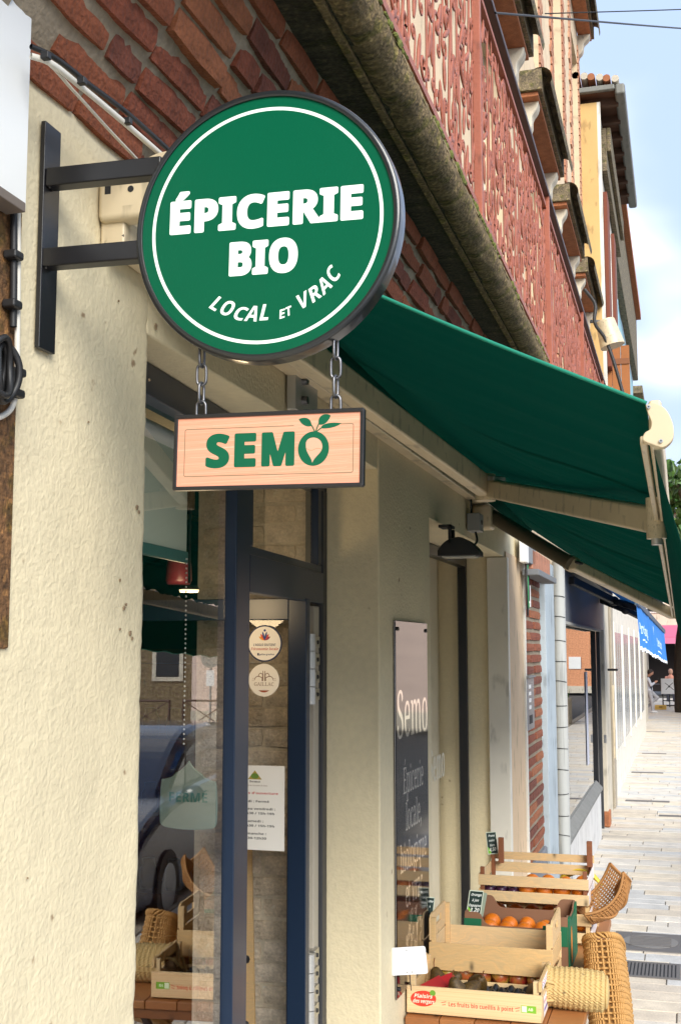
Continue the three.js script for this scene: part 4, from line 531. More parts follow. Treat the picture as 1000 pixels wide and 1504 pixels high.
// ================================================================ CABLES AND TRUNKING AT THE NEAR EDGE
{
  const q = onX(48, 300, 0.05), tr = thing('cable_trunking', 'white vertical plastic cable trunking on the cream wall', 'trunking', [0, 0, q.z]);
  const y0 = q.y - 0.005, s = new THREE.Shape(); s.moveTo(0.008, 0); s.lineTo(0.05, 0.012); s.lineTo(0.05, 0.10); s.lineTo(0.035, 0.115); s.lineTo(0.035, 0.22); s.lineTo(0.008, 0.22); s.closePath();
  part('cover', mUV(new THREE.ExtrudeGeometry(s, { depth: 1.5, bevelEnabled: true, bevelSize: 0.002, bevelThickness: 0.002, bevelSegments: 1 }).rotateX(-Math.PI / 2).translate(0, y0, 0.22)), mat.whiteClean, tr);
  part('end_lip', bx(0.01, y0 - 0.012, 0.01, 0.045, y0 + 0.004, 0.2, 0.002), M(lin(0.16, 0.13, 0.11)), tr);
  const c1 = (px, py, x = 0.018) => onX(px, py, x);
  const wc = [[27, 300], [27, 400], [26, 500], [25, 570], [18, 598], [2, 612], [-20, 616]].map(([a, b]) => c1(a, b, 0.016)); solo('white_cable', tube(wc, 0.0048, 80, 7), mat.wire, 'thin white cable running down the wall edge and curling away', 'cable');
  const bc = [[21, 300], [21, 400], [20, 480]].map(([a, b]) => c1(a, b, 0.016)); solo('black_cable', tube(bc, 0.006, 60, 7), mat.wireBlack, 'straight black cable clipped down the wall edge', 'cable');
  const o = c1(-4, 545, 0.03), co = []; for (let k = 0; k < 7; k++) { const rr = 0.032 + 0.003 * (k % 3); co.push(tube([...Array(16).keys()].map(i => { const a = i / 16 * 6.283; return V(0.012 * (k % 3) - 0.01 + 0.005 * Math.sin(a * 2 + k), rr * 1.15 * Math.sin(a) + (k - 3) * 0.002, (rr * 0.75) * Math.cos(a) + 0.004 * (k - 3)); }), 0.0055, 60, 6, true)); } solo('cable_coil', merge(co), mat.wireBlack, 'tangled coil of black cable tied at the wall edge', 'cable coil', { pos: [o.x, o.y, o.z] });
  for (const [px, py] of [[20, 375], [18, 447], [22, 578], [24, 547]]) { const p = c1(px, py, 0.018); solo('cable_clip', bx(-0.012, -0.007, -0.014, 0.012, 0.007, 0.012, 0.004), mat.wireBlack, 'tiny black clip holding the cables to the wall edge', 'cable clip', { pos: [p.x, p.y, p.z], group: 'cable clips on the wall edge' }); }
  const u = (px, py, y = 3.112) => onY(px, py, y); solo('white_cable', tube([[46, 82], [70, 90], [120, 128], [180, 178], [240, 230], [300, 285]].map(([a, b]) => u(a, b, 3.106)), 0.0052, 80, 7), mat.wire, 'thicker white cable strung along the brick corbel', 'cable'); solo('white_cable', tube([[46, 84], [66, 90], [110, 135], [160, 190], [205, 238], [225, 262]].map(([a, b]) => u(a, b, 3.105)), 0.0028, 80, 6), mat.wire, 'thinner slack white cable below the brick corbel', 'cable');
  solo('black_cable', tube([[46, 74], [75, 84], [110, 112], [125, 122], [185, 170], [250, 225]].map(([a, b], i) => u(a, b - 6 + (i % 2) * 3, 3.124)), 0.0045, 80, 7), mat.wireBlack, 'black cable sagging along the brick corbel', 'cable');
  for (const [px, py] of [[68, 82], [121, 119], [188, 178]]) { const p = u(px, py, 3.108); solo('cable_clip', bx(-0.007, -0.006, -0.006, 0.007, 0.006, 0.006, 0.002), mat.wireBlack, 'small black clip holding the cables to the brick corbel', 'cable clip', { pos: [p.x, p.y, p.z], group: 'cable clips on the corbel' }); }
}

// ================================================================ FRUIT TABLE
const TY = 0.90;
{
  const tb = thing('trestle_table', 'narrow brown wooden table on black folding legs against the wall', 'table', [0, 0, 0]);
  for (let i = 0; i < 5; i++) part('plank', bx(0.012 + i * 0.124, TY - 0.032, -4.295, 0.012 + (i + 1) * 0.124 - 0.002, TY - 0.001, -6.05, 0.004), M([lin(0.36, 0.145, 0.05), lin(0.42, 0.18, 0.065), lin(0.33, 0.13, 0.045), lin(0.40, 0.16, 0.055), lin(0.45, 0.20, 0.075)][i], { map: again(T.woodC, 0.6), roughness: 0.45 }), tb);
  part('front_batten', bx(0.02, TY - 0.07, -4.31, 0.62, TY - 0.034, -4.345, 0.004), mat.brownWood, tb);
  for (const z of [-4.42, -5.9]) for (const [a, b] of [[0.06, 0.58], [0.58, 0.06]]) part('leg', beam(V(a, 0, z + (a < b ? 0.012 : -0.012)), V(b, TY - 0.035, z + (a < b ? 0.012 : -0.012)), 0.025, 0.025, 0.003), mat.black, tb);
  part('stretcher', beam(V(0.32, TY * 0.48, -4.42), V(0.32, TY * 0.48, -5.9), 0.02, 0.02), mat.black, tb);
}
const wr = mulberry(42), W4 = () => mat.wood[Math.floor(wr() * 4)];
function slat(parent, x0, y0, z0, x1, y1, z1, name = 'slat', m) { return part(name, bx(x0, y0, z0, x1, y1, z1, 0.0015), m ?? W4(), parent); }
function crate(label, [x, y, z], w, d, fSlats, endBoards, postH, o = {}) {    // front faces +z, origin at the near left bottom corner
  const c = thing('fruit_crate', label, 'crate', [x, y, z]), t = 0.007;
  for (const [a, b] of fSlats) slat(c, 0, a, 0, w, b, -t);
  for (const [a, b] of o.back ?? fSlats) slat(c, 0, a, -d + t, w, b, -d);
  for (const [xa, xb] of [[0.0005, t], [w - t, w - 0.0005]]) for (const [a, b] of endBoards) slat(c, xa, a, -t - 0.0005, xb, b, -d + t + 0.0005, 'end_board', o.endMat && xa > 0.01 ? o.endMat : undefined);
  for (let i = 0; i < 4; i++) slat(c, t + 0.001, 0.002, -0.02 - i * (d - 0.03) / 4, w - t - 0.001, 0.008, -0.02 - (i + 0.8) * (d - 0.03) / 4, 'base_slat');
  for (const [sx, sz] of [[t + 0.0005, -t - 0.0005], [w - t - 0.0185, -t - 0.0005], [t + 0.0005, -d + t + 0.0185], [w - t - 0.0185, -d + t + 0.0185]]) slat(c, sx, 0.009, sz, sx + 0.018, postH, sz - 0.018, 'corner_post', o.postMat);
  return c;
}
// ---- low tray in front, printed panel
const zA = -4.325, XA = 0.012, WA = 0.482;
{
  const c = thing('fruit_tray', 'shallow pale wooden fruit tray printed in red at the table front', 'crate', [XA, TY, zA]), d = 0.30, t = 0.008;
  const tp = paint(1536, 304, (x, w, h) => {
    x.fillStyle = '#e9c493'; x.fillRect(0, 0, w, h); const q = mulberry(15); for (let i = 0; i < 200; i++) { x.strokeStyle = `rgba(${q() < 0.5 ? '150,95,45' : '255,232,195'},${0.03 + q() * 0.08})`; x.lineWidth = 1 + q() * 4; const y = q() * h; x.beginPath(); x.moveTo(0, y); x.bezierCurveTo(w * 0.3, y + 12 * (q() - 0.5), w * 0.6, y + 20 * (q() - 0.5), w, y + 10); x.stroke(); }
    x.fillStyle = '#d63a26'; x.beginPath(); x.ellipse(190, 135, 150, 92, -0.08, 0, 7); x.fill(); x.fillStyle = '#6a9c2c'; x.beginPath(); x.arc(300, 62, 34, 0, 7); x.fill(); x.fillStyle = '#f8ead2'; x.textAlign = 'center'; x.font = 'italic bold 62px sans-serif'; x.fillText('Plaisirs', 185, 128); x.fillText('des vergers', 190, 188, 250);
    x.strokeStyle = '#d63a26'; x.lineWidth = 7; for (const [a, b] of [[400, 1], [1240, -1]]) { x.beginPath(); x.moveTo(a, 165); x.lineTo(a + 55, 150); x.moveTo(a + 8, 192); x.lineTo(a + 50, 184); x.stroke(); }
    x.fillStyle = '#d4402a'; x.font = 'bold 70px sans-serif'; x.textAlign = 'left'; x.fillText('Les fruits bio cueillis à point', 478, 200, 745); x.fillStyle = '#7cb32f'; x.fillRect(1310, 120, 170, 84); x.fillStyle = '#e9f3cc'; x.fillRect(1318, 128, 56, 68); x.font = 'bold 44px sans-serif'; x.fillText('AB', 1388, 178);
  });
  const body = part('front_panel', bx(0, 0.004, 0, WA, 0.098, -t, 0.0015), mat.wood[2], c); part('print', new THREE.PlaneGeometry(WA - 0.004, 0.09).translate(WA / 2, 0.051, 0.0006), M(0xffffff, { map: tp, roughness: 0.7 }), body);
  slat(c, 0, 0.004, -d + t, WA, 0.05, -d, 'back_panel');
  const whiteLabel = M(0xffffff, { map: paint(256, 256, (x) => { x.fillStyle = '#f1e9e4'; x.fillRect(0, 0, 256, 256); x.fillStyle = '#c8324a'; x.font = 'bold 70px serif'; x.fillText('Vergers', 10, 110); x.fillStyle = '#7a6ab0'; x.fillRect(20, 160, 210, 40); }), roughness: 0.6 });
  for (const xa of [0.0005, WA - 0.012]) { slat(c, xa, 0.004, -t - 0.0005, xa + 0.0115, 0.085, -d + t + 0.0005, 'end_board'); slat(c, xa, 0.108, -0.001, xa + 0.0115, 0.142, -d + 0.001, 'end_rail'); for (const z of [-t - 0.0005, -d + t + 0.0205]) slat(c, xa + (xa > 0.1 ? -0.0185 : 0.012), 0.012, z, xa + (xa > 0.1 ? -0.0005 : 0.030), 0.14, z - 0.02, 'corner_post'); }
  part('label', new THREE.PlaneGeometry(0.2, 0.07).rotateY(Math.PI / 2).translate(WA + 0.0007, 0.045, -0.15), whiteLabel, c); part('label', new THREE.PlaneGeometry(0.26, 0.03).rotateY(Math.PI / 2).translate(WA + 0.0007, 0.125, -0.15), whiteLabel, c);
  for (let i = 0; i < 3; i++) slat(c, 0.013, 0.001, -0.02 - i * 0.09, WA - 0.013, 0.008, -0.10 - i * 0.09, 'base_slat');
  // black moulded liner
  const ln = grid(60, 36, (u, v) => { const x = XA + 0.21 + u * 0.235, z = zA - 0.02 - v * 0.26; return V(x, TY + 0.04 + 0.016 * Math.sin(u * 26) * Math.sin(v * 22) + 0.004 * perlin(u * 20, v * 20), z); }); solo('fruit_liner', ln, MP(lin(0.012, 0.014, 0.018), { roughness: 0.3, side: THREE.DoubleSide }), 'dark moulded plastic fruit liner inside the printed tray', 'liner');
}
function pearGeo() { return new THREE.LatheGeometry([[0, -0.045], [0.018, -0.044], [0.034, -0.03], [0.038, -0.012], [0.033, 0.01], [0.022, 0.032], [0.016, 0.046], [0.008, 0.052], [0, 0.053]].map(a => new THREE.Vector2(...a)), 20); }
{
  const pear = thing('pear', 'brown green pear lying in the printed tray', 'pear', [XA + 0.175, TY + 0.078, zA - 0.05], { rx: 0.3, rz: 0.25, group: 'pears in the printed tray' });
  part('flesh', pearGeo(), M(lin(0.30, 0.19, 0.045), { roughness: 0.55, map: again(T.mossC, 0.5), bumpMap: T.grainB, bumpScale: 0.0006 }), pear); part('stem', tube([V(0, 0.05, 0), V(0.004, 0.066, 0), V(0.014, 0.082, 0.003)], 0.0022, 10, 5), mat.brownWood, pear);
  copy(pear, [XA + 0.215, TY + 0.07, zA - 0.085], [0.2, 1.0, -1.3]); copy(pear, [XA + 0.12, TY + 0.062, zA - 0.2], [0.1, 0.4, -0.9]); copy(pear, [XA + 0.23, TY + 0.075, zA - 0.17], [-0.2, 2, 1.1]); copy(pear, [XA + 0.07, TY + 0.055, zA - 0.24], [-0.2, 0, 0.4]);
  solo('kiwi', new THREE.SphereGeometry(0.028, 20, 16).scale(0.95, 1.3, 0.95), M(lin(0.13, 0.075, 0.03), { roughness: 1, bumpMap: T.grainB, bumpScale: 0.001 }), 'single brown kiwi at the right end of the printed tray', 'kiwi', { pos: [XA + 0.44, TY + 0.075, zA - 0.10] });
  const rc = thing('red_carton', 'small red carton lying tilted in the printed tray', 'carton', [XA + 0.10, TY + 0.062, zA - 0.09], { ry: 0.55, rx: 0.22, rz: 0.2 }); part('box', bx(-0.075, -0.03, -0.05, 0.075, 0.02, 0.05, 0.002), M(lin(0.55, 0.022, 0.03), { roughness: 0.45 }), rc); part('open_flap', bx(-0.078, 0.021, -0.052, 0.03, 0.023, 0.03).rotateZ(0.1), M(lin(0.50, 0.03, 0.035), { roughness: 0.5 }), rc); part('print', new THREE.PlaneGeometry(0.07, 0.016).translate(0.02, -0.005, 0.0506), M(0xffffff, { map: paint(256, 64, (x) => { x.fillStyle = '#b8202c'; x.fillRect(0, 0, 256, 64); x.fillStyle = '#f3c9c4'; x.font = 'bold 40px sans-serif'; x.fillText('fruits bio', 14, 46); }) }), rc);
}
// ---- taller crate of apples behind it
const zB = -4.66;
const printEnd = M(0xffffff, { map: paint(512, 256, (x) => { x.fillStyle = '#e8c391'; x.fillRect(0, 0, 512, 256); const q = mulberry(51); x.strokeStyle = 'rgba(90,70,60,0.55)'; x.lineWidth = 4; for (let i = 0; i < 9; i++) { const a = 40 + q() * 400, b = 40 + q() * 170; x.beginPath(); x.arc(a, b, 18 + q() * 26, 0, 5); x.stroke(); } }), roughness: 0.75 });
crate('tall pale wooden crate holding red apples behind the printed tray', [XA + 0.012, TY, zB], 0.475, 0.32, [[0.0, 0.030], [0.070, 0.172]], [[0.0, 0.07], [0.105, 0.17]], 0.262, {});
{
  const c = scene.getObjectByName('fruit_crate'), s = new THREE.Shape(); s.moveTo(0, 0.178); s.lineTo(0.304, 0.178); s.lineTo(0.304, 0.255); s.quadraticCurveTo(0.28, 0.28, 0.25, 0.272); s.lineTo(0.055, 0.272); s.quadraticCurveTo(0.02, 0.28, 0, 0.255); s.closePath(); const h = new THREE.Path(); h.moveTo(0.10, 0.215); h.lineTo(0.10, 0.243); h.lineTo(0.20, 0.243); h.lineTo(0.20, 0.215); h.closePath(); s.holes.push(h);
  for (const x of [0.0005, 0.475 - 0.0085]) part('handle_board', mUV(new THREE.ExtrudeGeometry(s, { depth: 0.008, bevelEnabled: false }).rotateY(Math.PI / 2).translate(x, 0, -0.008)), mat.wood[0], c);
}
function appleGeo(seed) {
  const g = new THREE.LatheGeometry([[0.001, -0.027], [0.012, -0.031], [0.026, -0.024], [0.0345, -0.004], [0.034, 0.012], [0.025, 0.028], [0.012, 0.031], [0.001, 0.022]].map(a => new THREE.Vector2(...a)), 26), p = g.attributes.position, c = [];
  for (let i = 0; i < p.count; i++) { const x = p.getX(i), y = p.getY(i), z = p.getZ(i), n = fbm(x * 30 + seed * 7, z * 30 + y * 8, 0, 3, seed), b = clamp(0.62 + n * 1.5 + (seed - 1) * 0.28); const k = 0.85 + 0.3 * perlin(Math.atan2(z, x) * 8, y * 20, 0, 3); c.push(mix(0.55, 0.42, b) * k, mix(0.42, 0.02, b) * k, mix(0.06, 0.025, b) * k); }
  g.setAttribute('color', new THREE.Float32BufferAttribute(c, 3)); return g;
}
const appleM = M(0xffffff, { vertexColors: true, roughness: 0.32 }), apples = [0, 1, 2].map(appleGeo);
{
  const r = mulberry(71), root = thing('apple', 'red and yellow apple in the tall wooden crate', 'apple', [0, 0, 0], { group: 'apples in the tall crate' }); part('flesh', apples[0], appleM, root); part('stem', tube([V(0, 0.02, 0), V(0.003, 0.036, 0.002)], 0.0016, 5, 5), mat.brownWood, root);
  let n = 0; for (let j = 0; j < 4; j++) for (let i = 0; i < 6; i++) { const pos = [XA + 0.07 + i * 0.069 + (j % 2) * 0.02 + r() * 0.006, TY + 0.043 + r() * 0.012, zB - 0.052 - j * 0.068], o = n++ ? copy(root) : root; o.position.set(...pos); o.rotation.set(r() * 2, r() * 6, r() * 2); o.children[0].geometry = apples[Math.floor(r() * 3)]; }
}
// ---- green cardboard box with oranges
const orangeM = M(lin(0.66, 0.17, 0.008), { roughness: 0.4, bumpMap: again(T.stuccoB, 0.12), bumpScale: 0.0007 }), orangeG = mUV(new THREE.SphereGeometry(0.037, 22, 16));
{
  const zC = -5.03, xl = onZ(682, 1350, zC).x, w = 0.50 - xl + 0.02, d = 0.36, c = thing('cardboard_box', 'green and brown cardboard fruit box with cut away sides', 'box', [xl, TY, zC]), brown = M(lin(0.25, 0.125, 0.07), { roughness: 0.9 }), green = M(lin(0.005, 0.13, 0.055), { roughness: 0.6 });
  const wall = (W, hi, lo, e) => { const s = new THREE.Shape(); s.moveTo(0, 0); s.lineTo(W, 0); s.lineTo(W, hi - 0.012); s.quadraticCurveTo(W, hi, W - 0.012, hi); s.lineTo(W - e, hi); s.bezierCurveTo(W - e - 0.03, hi, W - e - 0.02, lo, W - e - 0.06, lo); s.lineTo(e + 0.06, lo); s.bezierCurveTo(e + 0.02, lo, e + 0.03, hi, e, hi); s.lineTo(0.012, hi); s.quadraticCurveTo(0, hi, 0, hi - 0.012); s.closePath(); return new THREE.ExtrudeGeometry(s, { depth: 0.006, bevelEnabled: false, curveSegments: 8 }); };
  part('front_wall', mUV(wall(w, 0.215, 0.165, 0.05).translate(0, 0, -0.006)), brown, c); part('back_wall', mUV(wall(w, 0.215, 0.165, 0.05).translate(0, 0, -d)), brown, c);
  part('side_wall', mUV(wall(d, 0.215, 0.19, 0.04).rotateY(Math.PI / 2).translate(w - 0.0065, 0, -0.0005)), brown, c); part('side_wall', mUV(wall(d, 0.215, 0.19, 0.04).rotateY(Math.PI / 2).translate(0.0005, 0, -0.0005)), brown, c);
  part('printed_side', mUV(wall(d - 0.01, 0.212, 0.188, 0.04).rotateY(Math.PI / 2).translate(w + 0.0005, 0.0, -0.005)), green, c); part('green_flap', bx(-0.002, 0.1, 0.001, 0.07, 0.19, 0.003), green, c); part('green_flap', bx(w - 0.10, 0.1, 0.001, w, 0.178, 0.003), green, c); part('base', bx(0.007, 0.001, -0.007, w - 0.007, 0.006, -d + 0.007), brown, c); part('carrot_print', new THREE.CircleGeometry(0.05, 24).scale(0.6, 1.5, 1).rotateY(Math.PI / 2).translate(w + 0.0072, 0.09, -0.09), M(lin(0.75, 0.25, 0.03)), c);
  const r = mulberry(72), o0 = solo('orange', orangeG, orangeM, 'round orange in the green cardboard box', 'orange', { group: 'oranges in the cardboard box' }); let n = 0; for (let j = 0; j < 4; j++) for (let i = 0; i < 4; i++) { const p = [xl + 0.06 + i * 0.078 + r() * 0.01, TY + 0.085 + r() * 0.02 + j * 0.004, zC - 0.06 - j * 0.078]; if (n++) copy(o0, p, [r() * 3, r() * 3, 0]).scale.set(0.93 + r() * 0.13, 0.90 + r() * 0.12, 0.93 + r() * 0.13); else o0.position.set(...p); }
}
// ---- two stacked crates
const zD = -5.48;
{
  const xd = onZ(702, 1300, zD).x, w = 0.49, hD = 0.165, labelEnd = M(0xffffff, { map: paint(256, 256, (x) => { x.fillStyle = '#efe3dd'; x.fillRect(0, 0, 256, 256); x.fillStyle = '#d0405a'; x.fillRect(0, 150, 256, 34); x.fillStyle = '#3b2f2a'; x.beginPath(); x.ellipse(60, 80, 16, 30, 0.4, 0, 7); x.fill(); }), roughness: 0.6 });
  crate('lower crate of oranges with white end, under another crate', [xd + 0.008, TY, zD], w, 0.36, [[0.012, 0.055], [0.085, 0.135]], [[0.012, 0.06], [0.082, 0.15]], 0.164, { endMat: labelEnd, postMat: mat.wood[1] });
  const up = crate('upper crate of oranges with dark corner posts, topmost of its stack', [xd, TY + hD + 0.002, zD - 0.002], w, 0.36, [[0.004, 0.05], [0.072, 0.118]], [[0.004, 0.055], [0.07, 0.12]], 0.150, { back: [[0.004, 0.05], [0.072, 0.118], [0.13, 0.165]], endMat: labelEnd, postMat: mat.darkPost });
  part('tall_post', bx(0.045, 0.118, -0.31, 0.07, 0.235, -0.335, 0.002), mat.darkPost, up); part('tall_post', bx(w - 0.03, 0.118, -0.31, w - 0.005, 0.235, -0.335, 0.002), mat.darkPost, up);
  const r = mulberry(73); for (const [yb, lab, grp] of [[TY + 0.075, 'orange in the lower stacked crate', 'oranges in the lower crate'], [TY + hD + 0.05, 'orange in the upper stacked crate', 'oranges in the upper crate']]) { const o0 = solo('orange', orangeG, orangeM, lab, 'orange', { group: grp }); let n = 0; for (let j = 0; j < 3; j++) for (let i = 0; i < 6; i++) { if (yb > TY + 0.1 && i < 2) continue; const p = [xd + 0.055 + i * 0.077 + r() * 0.006, yb + r() * 0.012, zD - 0.06 - j * 0.09]; if (n++) copy(o0, p, [r() * 3, r() * 3, 0]).scale.set(0.93 + r() * 0.13, 0.90 + r() * 0.12, 0.93 + r() * 0.13); else o0.position.set(...p); } }
  // plums at the left of the upper crate
  const pl0 = solo('plum', new THREE.SphereGeometry(0.027, 16, 12), M(lin(0.055, 0.012, 0.04), { roughness: 0.35 }), 'dark purple plum in the upper stacked crate', 'plum', { group: 'plums in the upper crate' }); let n = 0; for (let j = 0; j < 4; j++) for (let i = 0; i < 3; i++) { const p = [xd + 0.045 + i * 0.052, TY + hD + 0.04 + r() * 0.012, zD - 0.045 - j * 0.06]; if (n++) copy(pl0, p); else pl0.position.set(...p); }
  // bananas over the far corner
  const bn = thing('banana_bunch', 'bunch of yellow green bananas behind the upper crate', 'bananas', [xd + 0.42, TY + 0.125, zD - 0.44]);
  for (let k = 0; k < 3; k++) { const cv = new THREE.CatmullRomCurve3([V(-0.10, 0.05 + k * 0.01, k * 0.032), V(-0.05, 0.105 + k * 0.012, k * 0.034), V(0.03, 0.115 + k * 0.01, k * 0.036), V(0.10, 0.06 + k * 0.008, k * 0.038)]), g = new THREE.TubeGeometry(cv, 20, 0.017, 7), p = g.attributes.position; for (let i = 0; i < p.count; i++) { const t = Math.floor(i / 8) / 20, c = cv.getPoint(t), s = 0.25 + 0.75 * Math.sin(Math.PI * clamp(t * 0.9 + 0.05)); p.setXYZ(i, c.x + (p.getX(i) - c.x) * s, c.y + (p.getY(i) - c.y) * s, c.z + (p.getZ(i) - c.z) * s); } g.computeVertexNormals(); part('banana', g, M([lin(0.65, 0.48, 0.03), lin(0.55, 0.47, 0.05)][k % 2], { roughness: 0.5 }), bn); }
  const bc = crate('small low crate standing behind the stacked crates under the bananas', [xd + 0.06, TY, zD - 0.385], 0.44, 0.16, [[0.0, 0.05], [0.08, 0.17]], [[0, 0.05], [0.08, 0.17]], 0.17, {});
}
// ---- price cards
function card(name, label, [x, y, z], w, h, rot, t, stickTo, m) {
  const c = thing(name, label, 'price card', [x, y, z], { rx: rot[0], ry: rot[1], rz: rot[2] }); const s = new THREE.Shape(), q = Math.min(w, h) * 0.1; s.moveTo(-w / 2 + q, -h / 2); s.lineTo(w / 2 - q, -h / 2); s.quadraticCurveTo(w / 2, -h / 2, w / 2, -h / 2 + q); s.lineTo(w / 2, h / 2 - q); s.quadraticCurveTo(w / 2, h / 2, w / 2 - q, h / 2); s.lineTo(-w / 2 + q, h / 2); s.quadraticCurveTo(-w / 2, h / 2, -w / 2, h / 2 - q); s.lineTo(-w / 2, -h / 2 + q); s.quadraticCurveTo(-w / 2, -h / 2, -w / 2 + q, -h / 2);
  const g = new THREE.ExtrudeGeometry(s, { depth: 0.0025, bevelEnabled: false }), P = g.attributes.position, uv = g.attributes.uv; for (let i = 0; i < P.count; i++) uv.setXY(i, P.getX(i) / w + 0.5, P.getY(i) / h + 0.5);
  part('panel', g, M(0xffffff, { map: t, roughness: 0.5 }), c); part('stick', cyl(V(0, -h / 2 + 0.01, -0.002), V(0, stickTo, -0.002), 0.0018, 0.0018, 6), mat.blackMatt, c); return c;
}
const slate = (lines, seed) => paint(256, 384, (x) => { x.fillStyle = '#cfd8c4'; x.fillRect(0, 0, 256, 384); x.fillStyle = '#16302a'; x.fillRect(14, 14, 228, 356); const q = mulberry(seed); x.fillStyle = '#7fc23a'; x.beginPath(); x.moveTo(14, 370); x.lineTo(14, 250); x.quadraticCurveTo(80, 300, 90, 370); x.fill(); x.fillStyle = '#eef2ea'; x.textAlign = 'center'; lines.forEach((s, i) => { x.font = `italic bold ${i === lines.length - 1 ? 84 : 54}px sans-serif`; x.fillText(s, 128 + (q() - 0.5) * 10, 84 + i * 82, 216); }); });
{
  const p1 = onZ(627, 1335, -4.74); card('price_card', 'small chalk price card on a stick above the tall apple crate', [p1.x, p1.y, -4.74], 0.052, 0.095, [0, 0.35, -0.12], slate(['Pomme', 'Gala', 'bio', '2,95'], 1), -0.16);
  const p2 = onZ(697, 1326, -5.16); card('price_card', 'small chalk price card leaning on the cardboard box', [p2.x, p2.y, -5.16], 0.066, 0.105, [0.1, 0.55, -0.18], slate(['Orange', 'à jus', 'Espagne', '3,20'], 2), -0.14); const p2b = onZ(704, 1328, -5.19); card('price_card', 'blank backed price card tucked behind another by the cardboard box', [p2b.x, p2b.y, -5.19], 0.062, 0.10, [0.1, 0.9, -0.3], paint(64, 64, (x) => { x.fillStyle = '#8d9a86'; x.fillRect(0, 0, 64, 64); }), -0.13);
  const p3 = onZ(722, 1238, -5.83); card('price_card', 'small dark price card on a stick above the stacked crates', [p3.x, p3.y, -5.83], 0.05, 0.105, [0, 0.25, 0.1], slate(['Prune', 'noire', 'Gers', '4,50'], 3), -0.14);
  const p4 = onZ(599, 1411, -4.15); card('white_card', 'blank white rounded card clipped on a wire at the tray corner', [p4.x, p4.y, -4.15], 0.13, 0.092, [0, 0.1, 0.10], paint(256, 180, (x) => { x.fillStyle = '#eceef2'; x.fillRect(0, 0, 256, 180); x.fillStyle = '#f8f8ee'; x.beginPath(); x.moveTo(106, 168); x.quadraticCurveTo(100, 60, 126, 26); x.quadraticCurveTo(160, 60, 156, 168); x.fill(); x.fillStyle = '#55565a'; for (const [a, b] of [[126, 20], [116, 164], [148, 164]]) { x.beginPath(); x.arc(a, b, 4, 0, 7); x.fill(); } }), -0.10);
}
// ---- baskets: woven from real strands
const wicker = M(lin(0.60, 0.35, 0.125), { map: again(T.woodC, 0.2), roughness: 0.7 }), caneBrown = M(lin(0.46, 0.23, 0.08), { map: again(T.woodC, 0.2), roughness: 0.65 }), straw = M(lin(0.66, 0.50, 0.24), { map: again(T.woodC, 0.15), roughness: 0.85 });
function weave(prof, rows, stakes, rW, rS, amp) {        // prof(t, a) -> point; t up the wall, a round it; returns [weavers, stakes]
  const ws = [], ss = []; const N = stakes * 2;
  for (let k = 0; k < rows; k++) { const t = (k + 0.5) / rows, pts = []; for (let i = 0; i < N * 2; i++) { const a = i / (N * 2) * 2 * Math.PI, c = prof(t, a), n = prof(t, a, 1), o = amp * Math.cos(i / 4 * 2 * Math.PI / 1 + (k % 2) * Math.PI); pts.push(c.addScaledVector(n, o)); } ws.push(tube(pts, rW, N * 4, 5, true)); }
  for (let i = 0; i < stakes; i++) { const a = i / stakes * 2 * Math.PI, pts = []; for (let k = 0; k <= 8; k++) pts.push(prof(k / 8, a)); ss.push(tube(pts, rS, 16, 5)); }
  return [merge(ws), merge(ss)];
}
const sup = (a, n) => { const c = Math.cos(a), s = Math.sin(a); return [Math.sign(c) * Math.pow(Math.abs(c), n), Math.sign(s) * Math.pow(Math.abs(s), n)]; };
{ // tall wicker basket hooked on the table side
  const q = onZ(884, 1445, -4.92), b = thing('wicker_basket', 'tall honey coloured wicker basket hanging on the table side', 'basket', [0.625 + 0.075, 0.63, -4.92], { rx: -0.42, rz: 0.10 });
  const prof = (t, a, n) => { const [c, s] = sup(a, 0.6), w = mix(0.075, 0.072, t) * (1 + 0.08 * Math.sin(t * 3)), d = mix(0.15, 0.19, t); return n ? V(c / w, 0, s / d).normalize() : V(c * w, t * 0.40, s * d); };
  const [w, s] = weave(prof, 20, 52, 0.0046, 0.0044, 0.0046); part('weave', w, wicker, b, { kind: 'stuff' }); part('stakes', s, wicker, b, { kind: 'stuff' });
  const rim = []; for (let k = 0; k < 3; k++) { const p = []; for (let i = 0; i < 80; i++) { const a = i / 80 * 6.283, c = prof(1, a), nn = prof(1, a, 1), f = a * 20 + k * 2.094; p.push(c.addScaledVector(nn, 0.008 * Math.cos(f)).add(V(0, 0.012 + 0.010 * Math.sin(f), 0))); } rim.push(tube(p, 0.0052, 200, 5, true)); } part('plaited_rim', merge(rim), wicker, b, { kind: 'stuff' });
  part('lining', grid(40, 4, (u, v) => { const p = prof(v, u * 6.283); return V(p.x * 0.9, p.y, p.z * 0.9); }), wicker, b);
  part('base', mUV(new THREE.CylinderGeometry(0.07, 0.065, 0.008, 24).scale(1, 1, 2)), wicker, b);
}
